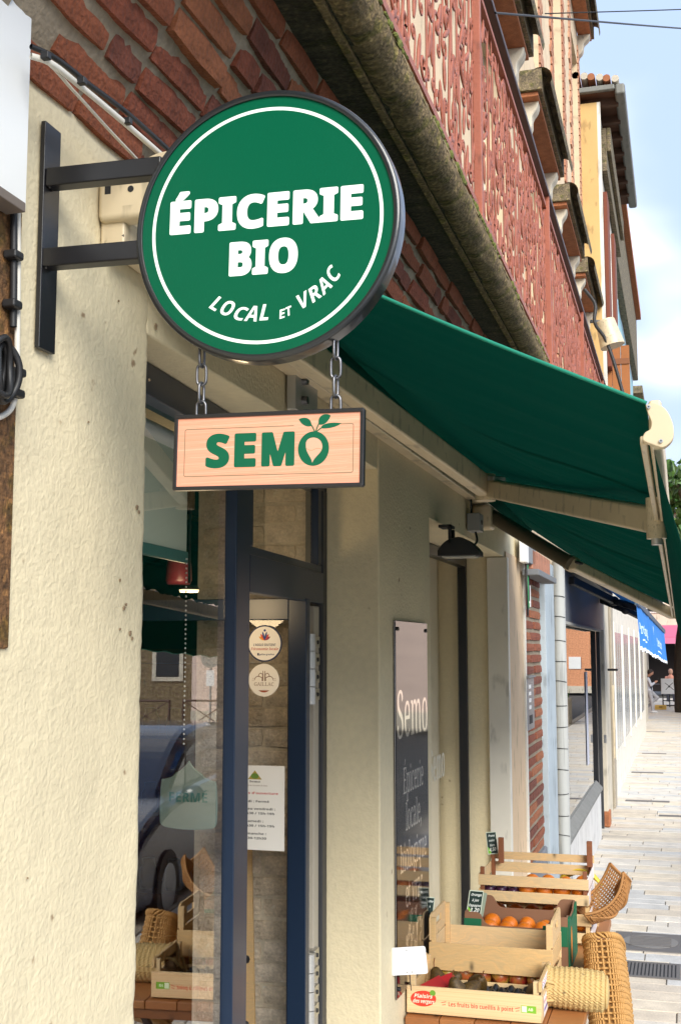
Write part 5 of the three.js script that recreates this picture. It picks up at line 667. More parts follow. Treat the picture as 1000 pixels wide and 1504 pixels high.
{ // straw bag lying on its side
  const b = thing('straw_bag', 'plaited straw bag lying on its side on the table edge', 'bag', [0.515, TY + 0.072, -4.55], { ry: 0.06, rz: -0.05 });
  const prof = (t, a, n) => { const r = 0.066 * (1 + 0.07 * Math.sin(t * Math.PI)) * (t > 0.94 ? Math.sqrt(Math.max(0.05, 1 - ((t - 0.94) / 0.06) ** 2 * 0.8)) : 1); return n ? V(0, Math.cos(a), Math.sin(a)) : V(t * 0.205 - 0.02, r * Math.cos(a) * 1.0, r * Math.sin(a) * 1.15); };
  const body = grid(180, 70, (u, v) => { const a = u * 2 * Math.PI, p = prof(v, a), n = prof(v, a, 1), br = Math.sin(v * 70 * 1 + Math.sin(u * 180) * 0.9), hb = Math.sin(u * 2 * Math.PI * 44 + (Math.floor(v * 22) % 2) * Math.PI); p.addScaledVector(n, 0.0022 * br + 0.0016 * hb); p.u = u * 0.42; p.v = v * 0.2; return p; });
  part('plaited_body', body, straw, b); part('bag_end', new THREE.SphereGeometry(1, 24, 12).scale(0.012, 0.058, 0.066).translate(0.184, 0, 0), straw, b);
  const lip = []; for (let k = 0; k < 2; k++) { const p = []; for (let i = 0; i < 70; i++) { const a = i / 70 * 6.283, c = prof(0, a), f = a * 22 + k * Math.PI; p.push(c.add(V(-0.004 + 0.005 * Math.cos(f), 0, 0)).addScaledVector(prof(0, a, 1), 0.005 * Math.sin(f))); } lip.push(tube(p, 0.0048, 160, 5, true)); } part('rolled_lip', merge(lip), straw, b);
  for (const s of [1, -1]) part('handle', tube([V(0.0, 0.03 * s, 0.07), V(-0.05, 0.035 * s, 0.075), V(-0.085, -0.03 + 0.02 * s, 0.03), V(-0.08, -0.045, -0.03), V(-0.03, 0.03 * s, -0.072), V(0.0, 0.03 * s, -0.07)], 0.006, 50, 7), straw, b);
}
{ // boat shaped basket with crossed broad canes, tipped up at the far end
  const c = onZ(893, 1322, -5.55), b = thing('cane_basket', 'brown boat shaped cane basket tipped up on the table corner', 'basket', [c.x, c.y, -5.55], { rx: 0.15, ry: 0.5, rz: 0.72 });
  const sh = (u, v) => { const a = (v - 0.5) * Math.PI * 1.02, l = (u - 0.5) * 0.25, w = 0.085 * (1 - 0.25 * Math.pow(Math.abs(u - 0.5) * 2, 2.5)), up = 0.055 * Math.pow(Math.abs(u - 0.5) * 2, 2); return V(l, -0.085 * Math.cos(a) + up * 0.8 + 0.03, w * Math.sin(a)); };
  const st = []; for (let k = 0; k < 26; k++) { const p = []; for (let i = 0; i <= 30; i++) { const u = i / 30, q = sh(u, (k + 0.5) / 26), o = 0.0022 * Math.cos(i * Math.PI / 1 + (k % 2) * Math.PI); p.push(q.multiplyScalar(1 + o * 6)); } st.push(tube(p, 0.0034, 40, 5)); } part('weave', merge(st), caneBrown, b, { kind: 'stuff' });
  const ri = []; for (let k = 0; k < 16; k++) { const p = []; for (let i = 0; i <= 16; i++) p.push(sh((k + 0.5) / 16, i / 16).multiplyScalar(1.005)); ri.push(tube(p, 0.0042, 24, 5)); } part('ribs', merge(ri), caneBrown, b, { kind: 'stuff' });
  for (const v of [0.0, 1.0]) part('rim', tube([...Array(24).keys()].map(i => sh(i / 23, v)), 0.0065, 60, 6), caneBrown, b); for (const u of [0.0, 1.0]) part('end_hoop', tube([...Array(18).keys()].map(i => sh(u, i / 17)), 0.006, 40, 6), caneBrown, b);
  for (let k = 0; k < 5; k++) for (const s of [1, -1]) part('broad_cane', tube([sh(0.5 - s * 0.48, s > 0 ? 0.02 + k * 0.05 : 0.98 - k * 0.05).multiplyScalar(1.03), sh(0.5 - s * 0.2, 0.28 + k * 0.03).multiplyScalar(1.10), sh(0.5 + s * 0.12, 0.60 + k * 0.03).multiplyScalar(1.10), sh(0.5 + s * 0.45, 0.85 + k * 0.02).multiplyScalar(1.04)], 0.0052, 40, 6), caneBrown, b);
}

// ================================================================ NEXT SHOP ALONG THE STREET (ground floor)
{
  const nb = thing('neighbour_storefront', 'grey shopfront with a large window and white panel below it', 'shopfront');
  const Zp = -9.95, Zw = -14.5, Zd = -15.35;
  part('blue_pilaster', bx(-0.2, 0, -8.925, 0.03, 2.86, -9.55, 0.006), M(lin(0.42, 0.50, 0.58), { map: T.dirtC, bumpMap: T.grainB, bumpScale: 0.003 }), nb);
  part('edge_wall', bx(-0.2, 0, -9.55, 0.0, 2.86, Zp), mat.paleStone, nb);
  part('fascia', bx(-0.1, 2.43, Zp, 0.05, 2.90, Zd + 0.02, 0.006), M(lin(0.17, 0.18, 0.20), { roughness: 0.55 }), nb);
  part('fascia_trim', bx(0.0, 2.405, Zp, 0.07, 2.43, Zw, 0.003), M(lin(0.40, 0.39, 0.36)), nb);
  part('pane', sheet(Zp - 0.02, 0.66, Zw + 0.02, 2.405, -0.03), MP(lin(1, 1, 1), { roughness: 0, transmission: 1, thickness: 0, ior: 1.9 }), nb);
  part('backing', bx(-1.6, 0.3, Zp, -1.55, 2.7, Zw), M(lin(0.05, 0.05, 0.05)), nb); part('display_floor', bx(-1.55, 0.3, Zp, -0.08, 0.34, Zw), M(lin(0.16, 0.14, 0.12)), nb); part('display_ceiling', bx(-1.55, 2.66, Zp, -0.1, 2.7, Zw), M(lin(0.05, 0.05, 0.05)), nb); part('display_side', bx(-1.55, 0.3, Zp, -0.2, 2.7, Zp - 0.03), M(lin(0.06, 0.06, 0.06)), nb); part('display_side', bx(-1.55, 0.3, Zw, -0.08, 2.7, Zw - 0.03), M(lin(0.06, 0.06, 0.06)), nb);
  const sl = new THREE.Shape(); sl.moveTo(-0.08, 0.56); sl.lineTo(0.045, 0.56); sl.lineTo(0.045, 0.585); sl.lineTo(-0.025, 0.66); sl.lineTo(-0.08, 0.66); sl.closePath(); part('sill', mUV(new THREE.ExtrudeGeometry(sl, { depth: Zp - Zw, bevelEnabled: false }).translate(0, 0, Zw)), M(lin(0.24, 0.25, 0.25), { map: T.stoneC }), nb);
  part('stall_panel', bx(-0.08, 0.002, Zp, 0.02, 0.56, Zw - 0.03, 0.004), M(lin(0.66, 0.68, 0.72), { map: T.dirtC }), nb);
  part('door_frame', bx(-0.09, 0, Zw - 0.03, 0.0, 2.43, Zw - 0.13, 0.004), mat.black, nb); part('door_frame', bx(-0.09, 0, Zd + 0.1, 0.0, 2.43, Zd, 0.004), mat.charcoal, nb); part('door', bx(-0.13, 0.02, Zw - 0.13, -0.09, 2.43, Zd + 0.1), mat.glassDark, nb); part('door_handle', beam(V(0.05, 1.05, Zd + 0.25), V(0.05, 1.15, Zd + 0.25), 0.03, 0.03), mat.steel, nb);
  part('poster_strip', bx(-0.024, 0.95, -13.2, -0.022, 1.95, -13.45), M(lin(0.55, 0.57, 0.66)), nb);
  const a = onX(820, 900, 0.055), pipe = thing('drain_pipe', 'grey drainpipe with dark wire ties beside the brick pilaster', 'drainpipe', [0.058, 0, -9.66]);
  part('pipe', cyl(V(0, 0.0, 0), V(0, 2.9, 0), 0.052, 0.05, 20), M(lin(0.42, 0.44, 0.45), { map: T.dirtC, roughness: 0.6 }), pipe); part('shoe', cyl(V(0, 0, 0), V(0, 0.5, 0), 0.062, 0.062, 20), M(lin(0.34, 0.36, 0.38), { map: T.stoneC }), pipe);
  const r = mulberry(17); for (let k = 0; k < 13; k++) part('wire_tie', new THREE.TorusGeometry(0.054, 0.0028, 6, 20, 2.2 + r()).rotateX(Math.PI / 2 + (r() - 0.5) * 0.5).rotateY(-0.5).translate(0, 0.55 + k * 0.17 + r() * 0.03, 0), mat.wireBlack, pipe);
  // folding awning of that shop, blue
  const aw = thing('blue_awning', 'blue awning with lettered valance over the neighbouring shop', 'awning');
  const RO = (s) => V(0.10, 2.98, mix(-10.2, -15.3, s)), FR = (s) => V(mix(0.63, 0.775, s), mix(2.60, 2.42, s), mix(-10.2, -15.2, s));
  part('fabric', grid(40, 14, (u, v) => { const p = RO(u).lerp(FR(u), v); p.y -= 0.03 * Math.sin(Math.PI * v) + 0.006 * perlin(u * 30, v * 2); return p; }), mat.canvasBlue, aw);
  part('front_bar', beam(FR(0).add(V(0.01, -0.01, 0)), FR(1).add(V(0.01, -0.01, 0)), 0.03, 0.05), M(lin(0.05, 0.09, 0.14), { roughness: 0.5 }), aw);
  const tv = paint(1024, 128, (x) => { x.fillStyle = '#2f7fd0'; x.fillRect(0, 0, 1024, 128); x.fillStyle = '#dcecfb'; x.font = 'bold 44px serif'; x.fillText('Pressing', 60, 76); x.fillText('Retouches', 610, 80); x.fillRect(470, 20, 22, 60); x.fillRect(458, 84, 46, 5); x.fillRect(100, 92, 120, 5); x.fillRect(640, 96, 130, 5); x.fillStyle = '#f4f6f8'; x.fillRect(0, 118, 1024, 10); });
  part('valance', grid(120, 8, (u, v) => { const b = FR(u), w = 0.010 * Math.sin(u * 60) * v + 0.01 * perlin(u * 14, v); const p = V(b.x + 0.012 + w + 0.02 * v, b.y - 0.03 - v * (0.38 - 0.012 * Math.abs(Math.sin(u * 38))), b.z); p.v = 1 - v; return p; }), M(0xffffff, { map: tv, roughness: 0.9, side: THREE.DoubleSide }), aw);
  for (const [s, e, h] of [[V(0.08, 2.80, -10.6), V(0.35, 2.68, -12.3), V(0.64, 2.56, -10.9)], [V(0.08, 2.78, -14.6), V(0.42, 2.62, -13.2), V(0.74, 2.46, -14.7)]]) { part('upper_arm', beam(s, e, 0.05, 0.07, 0.01), mat.blackMatt, aw); part('forearm', beam(e, h, 0.05, 0.06, 0.01), mat.blackMatt, aw); part('elbow', new THREE.SphereGeometry(0.05, 12, 10).translate(e.x, e.y, e.z), mat.blackMatt, aw); }
  part('cassette', bx(0.06, 2.86, -10.1, 0.17, 2.99, -15.4, 0.02), mat.charcoal, aw);
  // small street lamp-bracket plate and hanging cables between the two shops
  const q = onX(760, 815, 0.05), jb = thing('meter_box', 'grey meter box with loose cables between the two shops', 'electrical box', [0, q.y, -7.78]); part('plate', bx(0.03, -0.02, 0.15, 0.07, 0.16, -0.25, 0.006), M(lin(0.24, 0.25, 0.26)), jb); part('white_box', bx(0.03, -0.03, 0.30, 0.075, 0.14, 0.17, 0.006), mat.whiteClean, jb); part('canopy', bx(0.02, -0.10, 0.1, 0.13, -0.06, -1.0, 0.006), M(lin(0.16, 0.17, 0.18)), jb); for (let k = 0; k < 3; k++) part('loose_cable', tube([V(0.05, -0.03, 0.1 - k * 0.04), V(0.055, -0.2, 0.14 - k * 0.05), V(0.05, -0.36 + k * 0.05, 0.08 - k * 0.04), V(0.045, -0.2, 0.0 - k * 0.05), V(0.03, -0.04, -0.06)], 0.006, 40, 6), k === 1 ? M(lin(0.03, 0.25, 0.08)) : mat.wireBlack, jb); part('tag', bx(0.05, -0.30, 0.0, 0.056, -0.16, -0.05), mat.whiteClean, jb);
}
// ================================================================ HOUSES FURTHER ALONG THE SAME SIDE
{
  const B = thing('ochre_house', 'ochre walled house with deep gutter eave and red shutters', 'building'), zB0 = ZE - 0.05, zB1 = -17.6, XB = 0.23;
  part('ground_wall', bx(-0.4, 0, -15.36, 0.0, 5.6, zB1), mat.paleStone, B); part('ground_wall', bx(-0.4, 2.9, zB0, -0.02, 5.6, -15.36), mat.ochre, B);
  part('flank_wall', bx(-3, 5.0, zB0, XB - 0.02, 8.75, zB0 - 0.25), mat.ochre, B); part('corner_edge', bx(XB - 0.02, 5.0, zB0, XB + 0.02, 8.75, zB0 - 0.06), mat.white, B);
  part('upper_wall', bx(-0.4, 5.0, zB0 - 0.25, XB, 8.75, zB1), M(lin(0.50, 0.48, 0.44), { map: T.dirtC }), B);
  part('cornice', bx(XB, 8.0, zB0 - 0.3, XB + 0.07, 8.55, zB1, 0.01), mat.greyStone, B); part('cornice', bx(XB + 0.07, 8.25, zB0 - 0.3, XB + 0.12, 8.55, zB1, 0.01), mat.greyStone, B);
  for (const z of [-15.2]) { const w = part('window', merge([bx(XB, 5.6, z + 0.5, XB + 0.02, 7.7, z + 0.44), bx(XB, 5.6, z - 0.44, XB + 0.02, 7.7, z - 0.5), bx(XB, 7.64, z + 0.44, XB + 0.02, 7.7, z - 0.44)]), mat.white, B); part('pane', bx(XB, 5.6, z + 0.44, XB + 0.008, 7.64, z - 0.44), mat.glassDark, w); for (const s of [1, -1]) part('shutter', bx(XB + 0.012, 5.55, z + s * 0.52, XB + 0.06, 7.72, z + s * 1.0, 0.006), M(lin(0.22, 0.065, 0.04), { map: T.woodC }), B); }
  const ev = part('eave', merge([bx(-3, 8.83, zB0 + 0.08, 0.47, 8.88, zB1 - 0.05)]), M(lin(0.13, 0.06, 0.035), { map: T.woodC }), B); for (let k = 0; k < 7; k++) part('rafter', bx(-0.1, 8.74, zB0 - 0.1 - k * 0.5, 0.46, 8.83, zB0 - 0.17 - k * 0.5), M(lin(0.10, 0.05, 0.03)), ev);
  const gm = M(lin(0.22, 0.23, 0.22), { roughness: 0.55, map: T.dirtC }); const gut = (a, b) => { const L = a.distanceTo(b), g = new THREE.CylinderGeometry(0.07, 0.07, L, 14, 1, true, 0, Math.PI), m = mUV(g); m.rotateX(Math.PI / 2); return m; };
  part('gutter', bx(0.43, 8.76, zB0 + 0.13, 0.55, 8.90, zB1 - 0.08, 0.03), gm, ev); part('gutter', bx(-1.2, 8.83, zB0 + 0.06, 0.43, 8.90, zB0 + 0.13, 0.015), gm, ev);
  for (let k = 0; k < 8; k++) part('roof_tile', new THREE.CylinderGeometry(0.045, 0.05, 0.5, 10, 1, false, 0, 6.283).rotateX(Math.PI / 2).rotateZ(0.0).translate(-0.2 + k * 0.09 + (k % 2) * 0.01, 8.95 + (7 - k) * 0.02, zB0 - 0.1), [mat.terracotta, mat.paleStone][k % 2], ev);
  part('roof', mUV(new THREE.BufferGeometry().copy(new THREE.BoxGeometry(3.6, 0.05, zB0 - zB1 - 0.4)).rotateZ(-0.3).translate(-1.25, 9.42, (zB0 + zB1) / 2 - 0.2)), mat.terracotta, B);
  const lc = onX(893, 488, XB + 0.12), fl = thing('wall_lantern', 'cream cylinder street lamp fixed to the ochre house', 'lamp', [lc.x, lc.y, lc.z], { rz: 0.25 }); part('drum', cyl(V(0, -0.16, 0), V(0, 0.13, 0), 0.13, 0.10, 20), mat.ivory, fl); part('arm', beam(V(-0.15, 0.16, 0.05), V(0, 0.12, 0), 0.03, 0.03), mat.charcoal, fl); part('cable', tube([V(-0.11, 0.5, 0.1), V(-0.05, 0.3, 0.12), V(-0.11, 0.1, 0.15), V(-0.05, -0.1, 0.1), V(-0.1, -2.4, 0.12)], 0.02, 50, 6), mat.wireBlack, fl);
  const ws = onX(901, 562, 0.3), sw = thing('open_shutter', 'orange brown wooden shutter standing open under the lamp', 'shutter', [0.3, ws.y, ws.z]); for (let k = 0; k < 3; k++) part('board', bx(-0.12 + k * 0.105, -0.45, -0.02, -0.02 + k * 0.105, 0.45, 0.01, 0.003), M(lin(0.42, 0.17, 0.06), { map: T.woodC }), sw); part('cross_bar', bx(-0.11, 0.22, 0.011, 0.185, 0.29, 0.025), mat.brownWood, sw);
  // ground-floor features of this stretch
  part('stone_pilaster', bx(-0.1, 0, -15.37, 0.05, 2.85, -16.3, 0.01), mat.paleStone, B); part('corner_post', bx(-0.1, 0, -15.36 , 0.07, 0.2, -15.6, 0.02), mat.terracotta, B); part('gate', bx(-0.1, 0, -16.3, 0.015, 3.0, -17.2, 0.004), M(lin(0.34, 0.29, 0.20), { map: T.dirtC, roughness: 0.6 }), B); part('gate_handle', beam(V(0.05, 0.7, -17.0), V(0.05, 1.7, -17.0), 0.02, 0.02), mat.ivory, B); part('stone_pilaster', bx(-0.1, 0, -17.2, 0.04, 3.0, zB1, 0.01), mat.stone, B);
  const bl = thing('black_bracket', 'short black iron bar sticking out of the pale pilaster', 'bracket', [0.05, 1.93, -15.9]); part('bar', beam(V(-0.02, 0, 0), V(0.13, 0, 0), 0.02, 0.03), mat.black, bl);

  const C = thing('blue_house', 'narrow house with sky blue upper wall beyond the ochre one', 'building'); part('ground_wall', bx(-0.6, 0, zB1, -0.01, 5.2, -33), mat.white, C); part('upper_wall', bx(-0.6, 5.2, zB1 - 0.02, 0.10, 8.2, -27), M(lin(0.30, 0.55, 0.68), { map: T.dirtC }), C); part('cornice', bx(0.10, 8.2, zB1 - 0.02, 0.22, 9.6, -27, 0.02), mat.greyStone, C); part('blue_shutter', bx(0.10, 5.6, -18.4, 0.2, 7.6, -18.48), M(lin(0.30, 0.55, 0.68)), C); part('eave', bx(-0.6, 9.6, zB1 - 0.02, 0.32, 9.75, -27), mat.terracotta, C);
  for (const z of [-19.3, -21.9, -24.5, -27.1, -30.0]) { const w = part('shop_window', bx(-0.012, 0.55, z + 0.9, 0.012, 2.6, z - 0.9), mat.white, C); for (const s of [-1, 0, 1]) part('pane', bx(0.012, 0.7, z + s * 0.58 + 0.25, 0.02, 2.45, z + s * 0.58 - 0.25), M(lin(0.36, 0.38, 0.38), { roughness: 0.15 }), w); }
  const E = thing('far_house', 'pale house with a tall chimney corner beyond the blue wall', 'building'); part('wall', bx(-1.0, 0, -33.02, -0.12, 9.2, -39), mat.paleStone, E); part('eave', bx(-1, 9.2, -33.02, 0.15, 9.4, -39), mat.greyStone, E); part('upper_window', bx(-0.12, 5.5, -34.2, -0.09, 7.3, -35.2), mat.glassDark, E); part('door', bx(-0.12, 0, -34.5, -0.09, 2.3, -35.6), mat.charcoal, E);
  const O = thing('orange_house', 'orange brick fronted house where the person leans', 'building'); part('wall', bx(-2, 0, -39.02, -0.46, 7.5, -49), M(lin(0.52, 0.22, 0.11), { map: T.brickC }), O); for (const z of [-39.6, -42.8, -45.5, -48.7]) part('pilaster', bx(-0.46, 0, z, -0.38, 7.4, z - 0.5, 0.01), mat.paleStone, O); for (const z of [-41.3, -44.2, -47.2]) part('window', bx(-0.46, 0.9, z + 0.6, -0.43, 2.6, z - 0.6), mat.glassDark, O); part('cornice', bx(-0.46, 3.2, -39.05, -0.3, 3.45, -49), mat.paleStone, O);
}
{ // building closing the street, with a cafe
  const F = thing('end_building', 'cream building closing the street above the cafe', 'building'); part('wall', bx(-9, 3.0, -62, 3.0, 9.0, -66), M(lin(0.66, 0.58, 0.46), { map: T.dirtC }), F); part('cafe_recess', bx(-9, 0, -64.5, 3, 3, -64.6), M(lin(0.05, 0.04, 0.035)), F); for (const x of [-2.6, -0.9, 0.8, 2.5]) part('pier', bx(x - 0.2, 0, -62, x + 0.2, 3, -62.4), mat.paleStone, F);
  for (const x of [-2.0, -0.3, 1.3]) for (const y of [4.0, 6.6]) { const w = part('window', bx(x - 0.45, y, -61.98, x + 0.45, y + 1.5, -61.94), mat.white, F); part('pane', bx(x - 0.38, y + 0.07, -61.94, x + 0.38, y + 1.43, -61.925), mat.glassDark, w); } part('eave', bx(-9, 9, -61.6, 3, 9.2, -66), mat.terracotta, F);
  const A = thing('cafe_awning', 'pink cafe awning with dark underside at the street end', 'awning', [0, 0, -61.9]); part('fabric', mUV(new THREE.BoxGeometry(4.4, 0.06, 2.2).rotateX(0.28).translate(0.6, 3.05, 1.0)), M(lin(0.55, 0.12, 0.22)), A); part('valance', bx(-1.6, 2.45, 2.03, 2.8, 2.75, 2.07), M(lin(0.60, 0.16, 0.27)), A); for (const x of [-1.5, 2.7]) part('pole', cyl(V(x, 0, 2.0), V(x, 2.7, 2.0), 0.04), mat.charcoal, A);
}
{ // display stand with its white board
  const p = onY(983, 1039), s = thing('menu_stand', 'white square board with a dark cross mark on a black stand', 'sign stand', [p.x, 0, p.z]);
  const t = paint(256, 256, (x) => { x.fillStyle = '#eceff2'; x.fillRect(0, 0, 256, 256); x.strokeStyle = '#3a3f45'; x.lineCap = 'round'; for (const [a, b, c, d] of [[60, 70, 200, 190], [190, 66, 70, 190]]) { x.lineWidth = 9; x.beginPath(); x.moveTo(a, b); x.quadraticCurveTo(128, 120, c, d); x.stroke(); } x.fillStyle = '#3a3f45'; x.beginPath(); x.arc(126, 132, 17, 0, 7); x.fill(); });
  part('board', bx(-0.3, 0.50, -0.02, 0.3, 1.08, 0.02, 0.01), mat.whiteClean, s); part('print', new THREE.PlaneGeometry(0.56, 0.54).translate(0, 0.79, 0.022), M(0xffffff, { map: t }), s); for (const x of [-0.24, 0, 0.24]) part('leg', bx(x - 0.02, 0, -0.15, x + 0.02, 0.5, -0.11), mat.black, s); for (const x of [-0.24, 0.24]) part('leg', bx(x - 0.02, 0, 0.11, x + 0.02, 0.5, 0.15), mat.black, s); part('rail', bx(-0.26, 0.05, 0.11, 0.26, 0.09, 0.15), mat.black, s); part('rail', bx(-0.26, 0.05, -0.15, 0.26, 0.09, -0.11), mat.black, s); part('rail', bx(-0.26, 0.25, 0.112, 0.26, 0.28, 0.148), mat.black, s);
}
// ---- people
const smin = (a, b, k) => { const h = clamp(0.5 + 0.5 * (b - a) / k); return mix(b, a, h) - k * h * (1 - h); };
function capsule(p, a, b, r0, r1) { const ab = b.clone().sub(a), t = clamp(p.clone().sub(a).dot(ab) / ab.lengthSq()); return p.distanceTo(a.clone().addScaledVector(ab, t)) - mix(r0, r1, t); }
function figure(name, label, pos, bones, colorAt, hair, ry = 0) {
  const lo = V(1e9, 1e9, 1e9), hi = V(-1e9, -1e9, -1e9); for (const [a, b, r0, r1] of bones) for (const [q, r] of [[a, r0], [b, r1]]) { lo.min(q.clone().subScalar(r + 0.03)); hi.max(q.clone().addScalar(r + 0.03)); }
  const g = sdfMesh((p) => { let d = 1e9; for (const [a, b, r0, r1] of bones) d = smin(d, capsule(p, a, b, r0, r1), 0.03); return d; }, lo, hi, 0.02);
  const p = g.attributes.position, c = []; for (let i = 0; i < p.count; i++) c.push(...colorAt(V(p.getX(i), p.getY(i), p.getZ(i)))); g.setAttribute('color', new THREE.Float32BufferAttribute(c, 3));
  const t = thing(name, label, 'person', pos, { ry }); part('body', g, M(0xffffff, { vertexColors: true, roughness: 0.85 }), t); if (hair) part('hair', hair, M(lin(0.025, 0.015, 0.012), { roughness: 0.7 }), t); return t;
}
{
  const f = onY(958, 1047), px = f.x, pz = f.z;    // standing foot; wall behind at x = -0.38
  const ox = -0.38 - px, hipL = V(ox + 0.20, 0.74, 0.08), hipR = V(ox + 0.20, 0.74, -0.08), ch = V(ox + 0.16, 1.08, 0), nk = V(ox + 0.19, 1.22, 0), hd = V(ox + 0.25, 1.35, 0);
  const sL = V(ox + 0.18, 1.17, 0.15), sR = V(ox + 0.18, 1.17, -0.15), eL = V(ox + 0.27, 0.95, 0.19), eR = V(ox + 0.27, 0.95, -0.19), hL = V(ox + 0.42, 1.06, 0.07), hR = V(ox + 0.43, 1.07, -0.04);
  const kL = V(-0.02 , 0.40, 0.09), aL = V(0.0, 0.06, 0.09), kR = V(ox + 0.46, 0.52, -0.09), aR = V(ox + 0.16, 0.24, -0.09);
  const bones = [[V(ox + 0.2, 0.78, 0), ch, 0.125, 0.135], [ch, nk, 0.12, 0.055], [nk, hd, 0.048, 0.05], [hd, hd.clone().add(V(0.02, 0.04, 0)), 0.085, 0.09], [hd.clone().add(V(0.07, -0.02, 0)), hd.clone().add(V(0.08, 0, 0)), 0.03, 0.03], [sL, eL, 0.055, 0.045], [eL, hL, 0.043, 0.032], [sR, eR, 0.055, 0.045], [eR, hR, 0.043, 0.032], [hL, hL.clone().add(V(0.06, 0.03, -0.02)), 0.03, 0.022], [hR, hR.clone().add(V(0.06, 0.03, 0.02)), 0.03, 0.022], [hipL, kL, 0.092, 0.062], [kL, aL, 0.06, 0.042], [aL.clone().add(V(-0.03, -0.02, 0)), aL.clone().add(V(0.14, -0.025, 0)), 0.042, 0.034], [hipR, kR, 0.092, 0.062], [kR, aR, 0.06, 0.042], [aR, aR.clone().add(V(-0.10, -0.12, 0)), 0.042, 0.034]];
  const col = (p) => { if (p.y > 1.245) return [0.42, 0.22, 0.15]; if (p.distanceTo(hL) < 0.06 || p.distanceTo(hR) < 0.06 || (p.x > ox + 0.42 && p.y > 1.0)) return [0.42, 0.22, 0.15]; if (p.y < 0.075) return [0.6, 0.6, 0.6]; if (p.y < 0.77) return [0.36, 0.36, 0.38]; if (Math.abs(p.z) > 0.115 || p.x > ox + 0.30) return [0.48, 0.50, 0.56]; return [0.012, 0.014, 0.02]; };
  const hg = new THREE.SphereGeometry(0.105, 20, 14, 0, 6.283, 0, 1.9).scale(1.0, 1.05, 1.0).rotateZ(0.5).translate(hd.x + 0.0, hd.y + 0.045, 0);
  figure('person', 'person in dark vest and grey trousers leaning on the orange house', [px, 0, pz], bones, col, hg);
  solo('phone', bx(-0.01, -0.06, -0.035, 0.01, 0.06, 0.035, 0.006), mat.black, 'small dark phone held by the leaning person', 'phone', { pos: [px + ox + 0.50, 1.13, pz + 0.01] });
  const yb = onY(969, 1044), cr = thing('yellow_box', 'low yellow box on the pavement beside the leaning person', 'box', [yb.x, 0, yb.z - 1.0]); part('box', bx(-0.2, 0, -0.15, 0.2, 0.16, 0.15, 0.01), M(lin(0.65, 0.42, 0.10)), cr); part('hand_hole', bx(-0.06, 0.08, 0.151, 0.06, 0.11, 0.153), mat.blackMatt, cr);
  // seated cafe guest
  const q = onY(978, 1026); const bb = [[V(0, 0.5, 0), V(0, 0.95, 0), 0.16, 0.16], [V(0, 0.95, 0), V(0, 1.1, 0), 0.14, 0.06], [V(0, 1.1, 0), V(0, 1.2, 0.02), 0.05, 0.05], [V(0, 1.22, 0.02), V(0, 1.28, 0.02), 0.09, 0.095], [V(0.18, 1.0, 0), V(0.24, 0.72, 0.1), 0.055, 0.045], [V(-0.18, 1.0, 0), V(-0.24, 0.72, 0.1), 0.055, 0.045], [V(0.24, 0.72, 0.1), V(0.1, 0.74, 0.32), 0.043, 0.03], [V(-0.24, 0.72, 0.1), V(-0.1, 0.74, 0.32), 0.043, 0.03], [V(0.09, 0.5, 0), V(0.11, 0.5, 0.4), 0.09, 0.065], [V(-0.09, 0.5, 0), V(-0.11, 0.5, 0.4), 0.09, 0.065], [V(0.11, 0.5, 0.4), V(0.11, 0.06, 0.42), 0.06, 0.045], [V(-0.11, 0.5, 0.4), V(-0.11, 0.06, 0.42), 0.06, 0.045], [V(0.11, 0.04, 0.4), V(0.11, 0.035, 0.55), 0.04, 0.032], [V(-0.11, 0.04, 0.4), V(-0.11, 0.035, 0.55), 0.04, 0.032]];
  figure('person', 'seated cafe guest in a salmon top behind the white board', [0.45, 0, -52.5], bb, (p) => p.y > 1.13 ? [0.45, 0.25, 0.17] : p.y > 0.58 ? [0.55, 0.24, 0.16] : [0.05, 0.05, 0.07], new THREE.SphereGeometry(0.105, 16, 12, 0, 6.283, 0, 1.6).translate(0, 1.28, 0.0));
  const ch2 = thing('cafe_chair', 'dark cafe chair under the seated guest', 'chair', [0.45, 0, -52.5]); part('seat', bx(-0.2, 0.38, -0.2, 0.2, 0.41, 0.22, 0.01), mat.charcoal, ch2); part('backrest', bx(-0.2, 0.5, -0.24, 0.2, 0.85, -0.21, 0.01), mat.charcoal, ch2); for (const [a, b] of [[-0.18, -0.22], [0.18, -0.22], [-0.18, 0.2], [0.18, 0.2]]) part('leg', cyl(V(a, 0, b), V(a, b < 0 ? 0.55 : 0.38, b), 0.015), mat.charcoal, ch2);
  const tb = thing('cafe_table', 'round dark cafe table by the seated guest', 'table', [-0.35, 0, -52.3]); part('top', cyl(V(0, 0.7, 0), V(0, 0.73, 0), 0.35, 0.35, 28), mat.charcoal, tb); part('stem', cyl(V(0, 0.02, 0), V(0, 0.7, 0), 0.03), mat.charcoal, tb); part('foot', cyl(V(0, 0, 0), V(0, 0.02, 0), 0.2, 0.2, 20), mat.charcoal, tb);
}
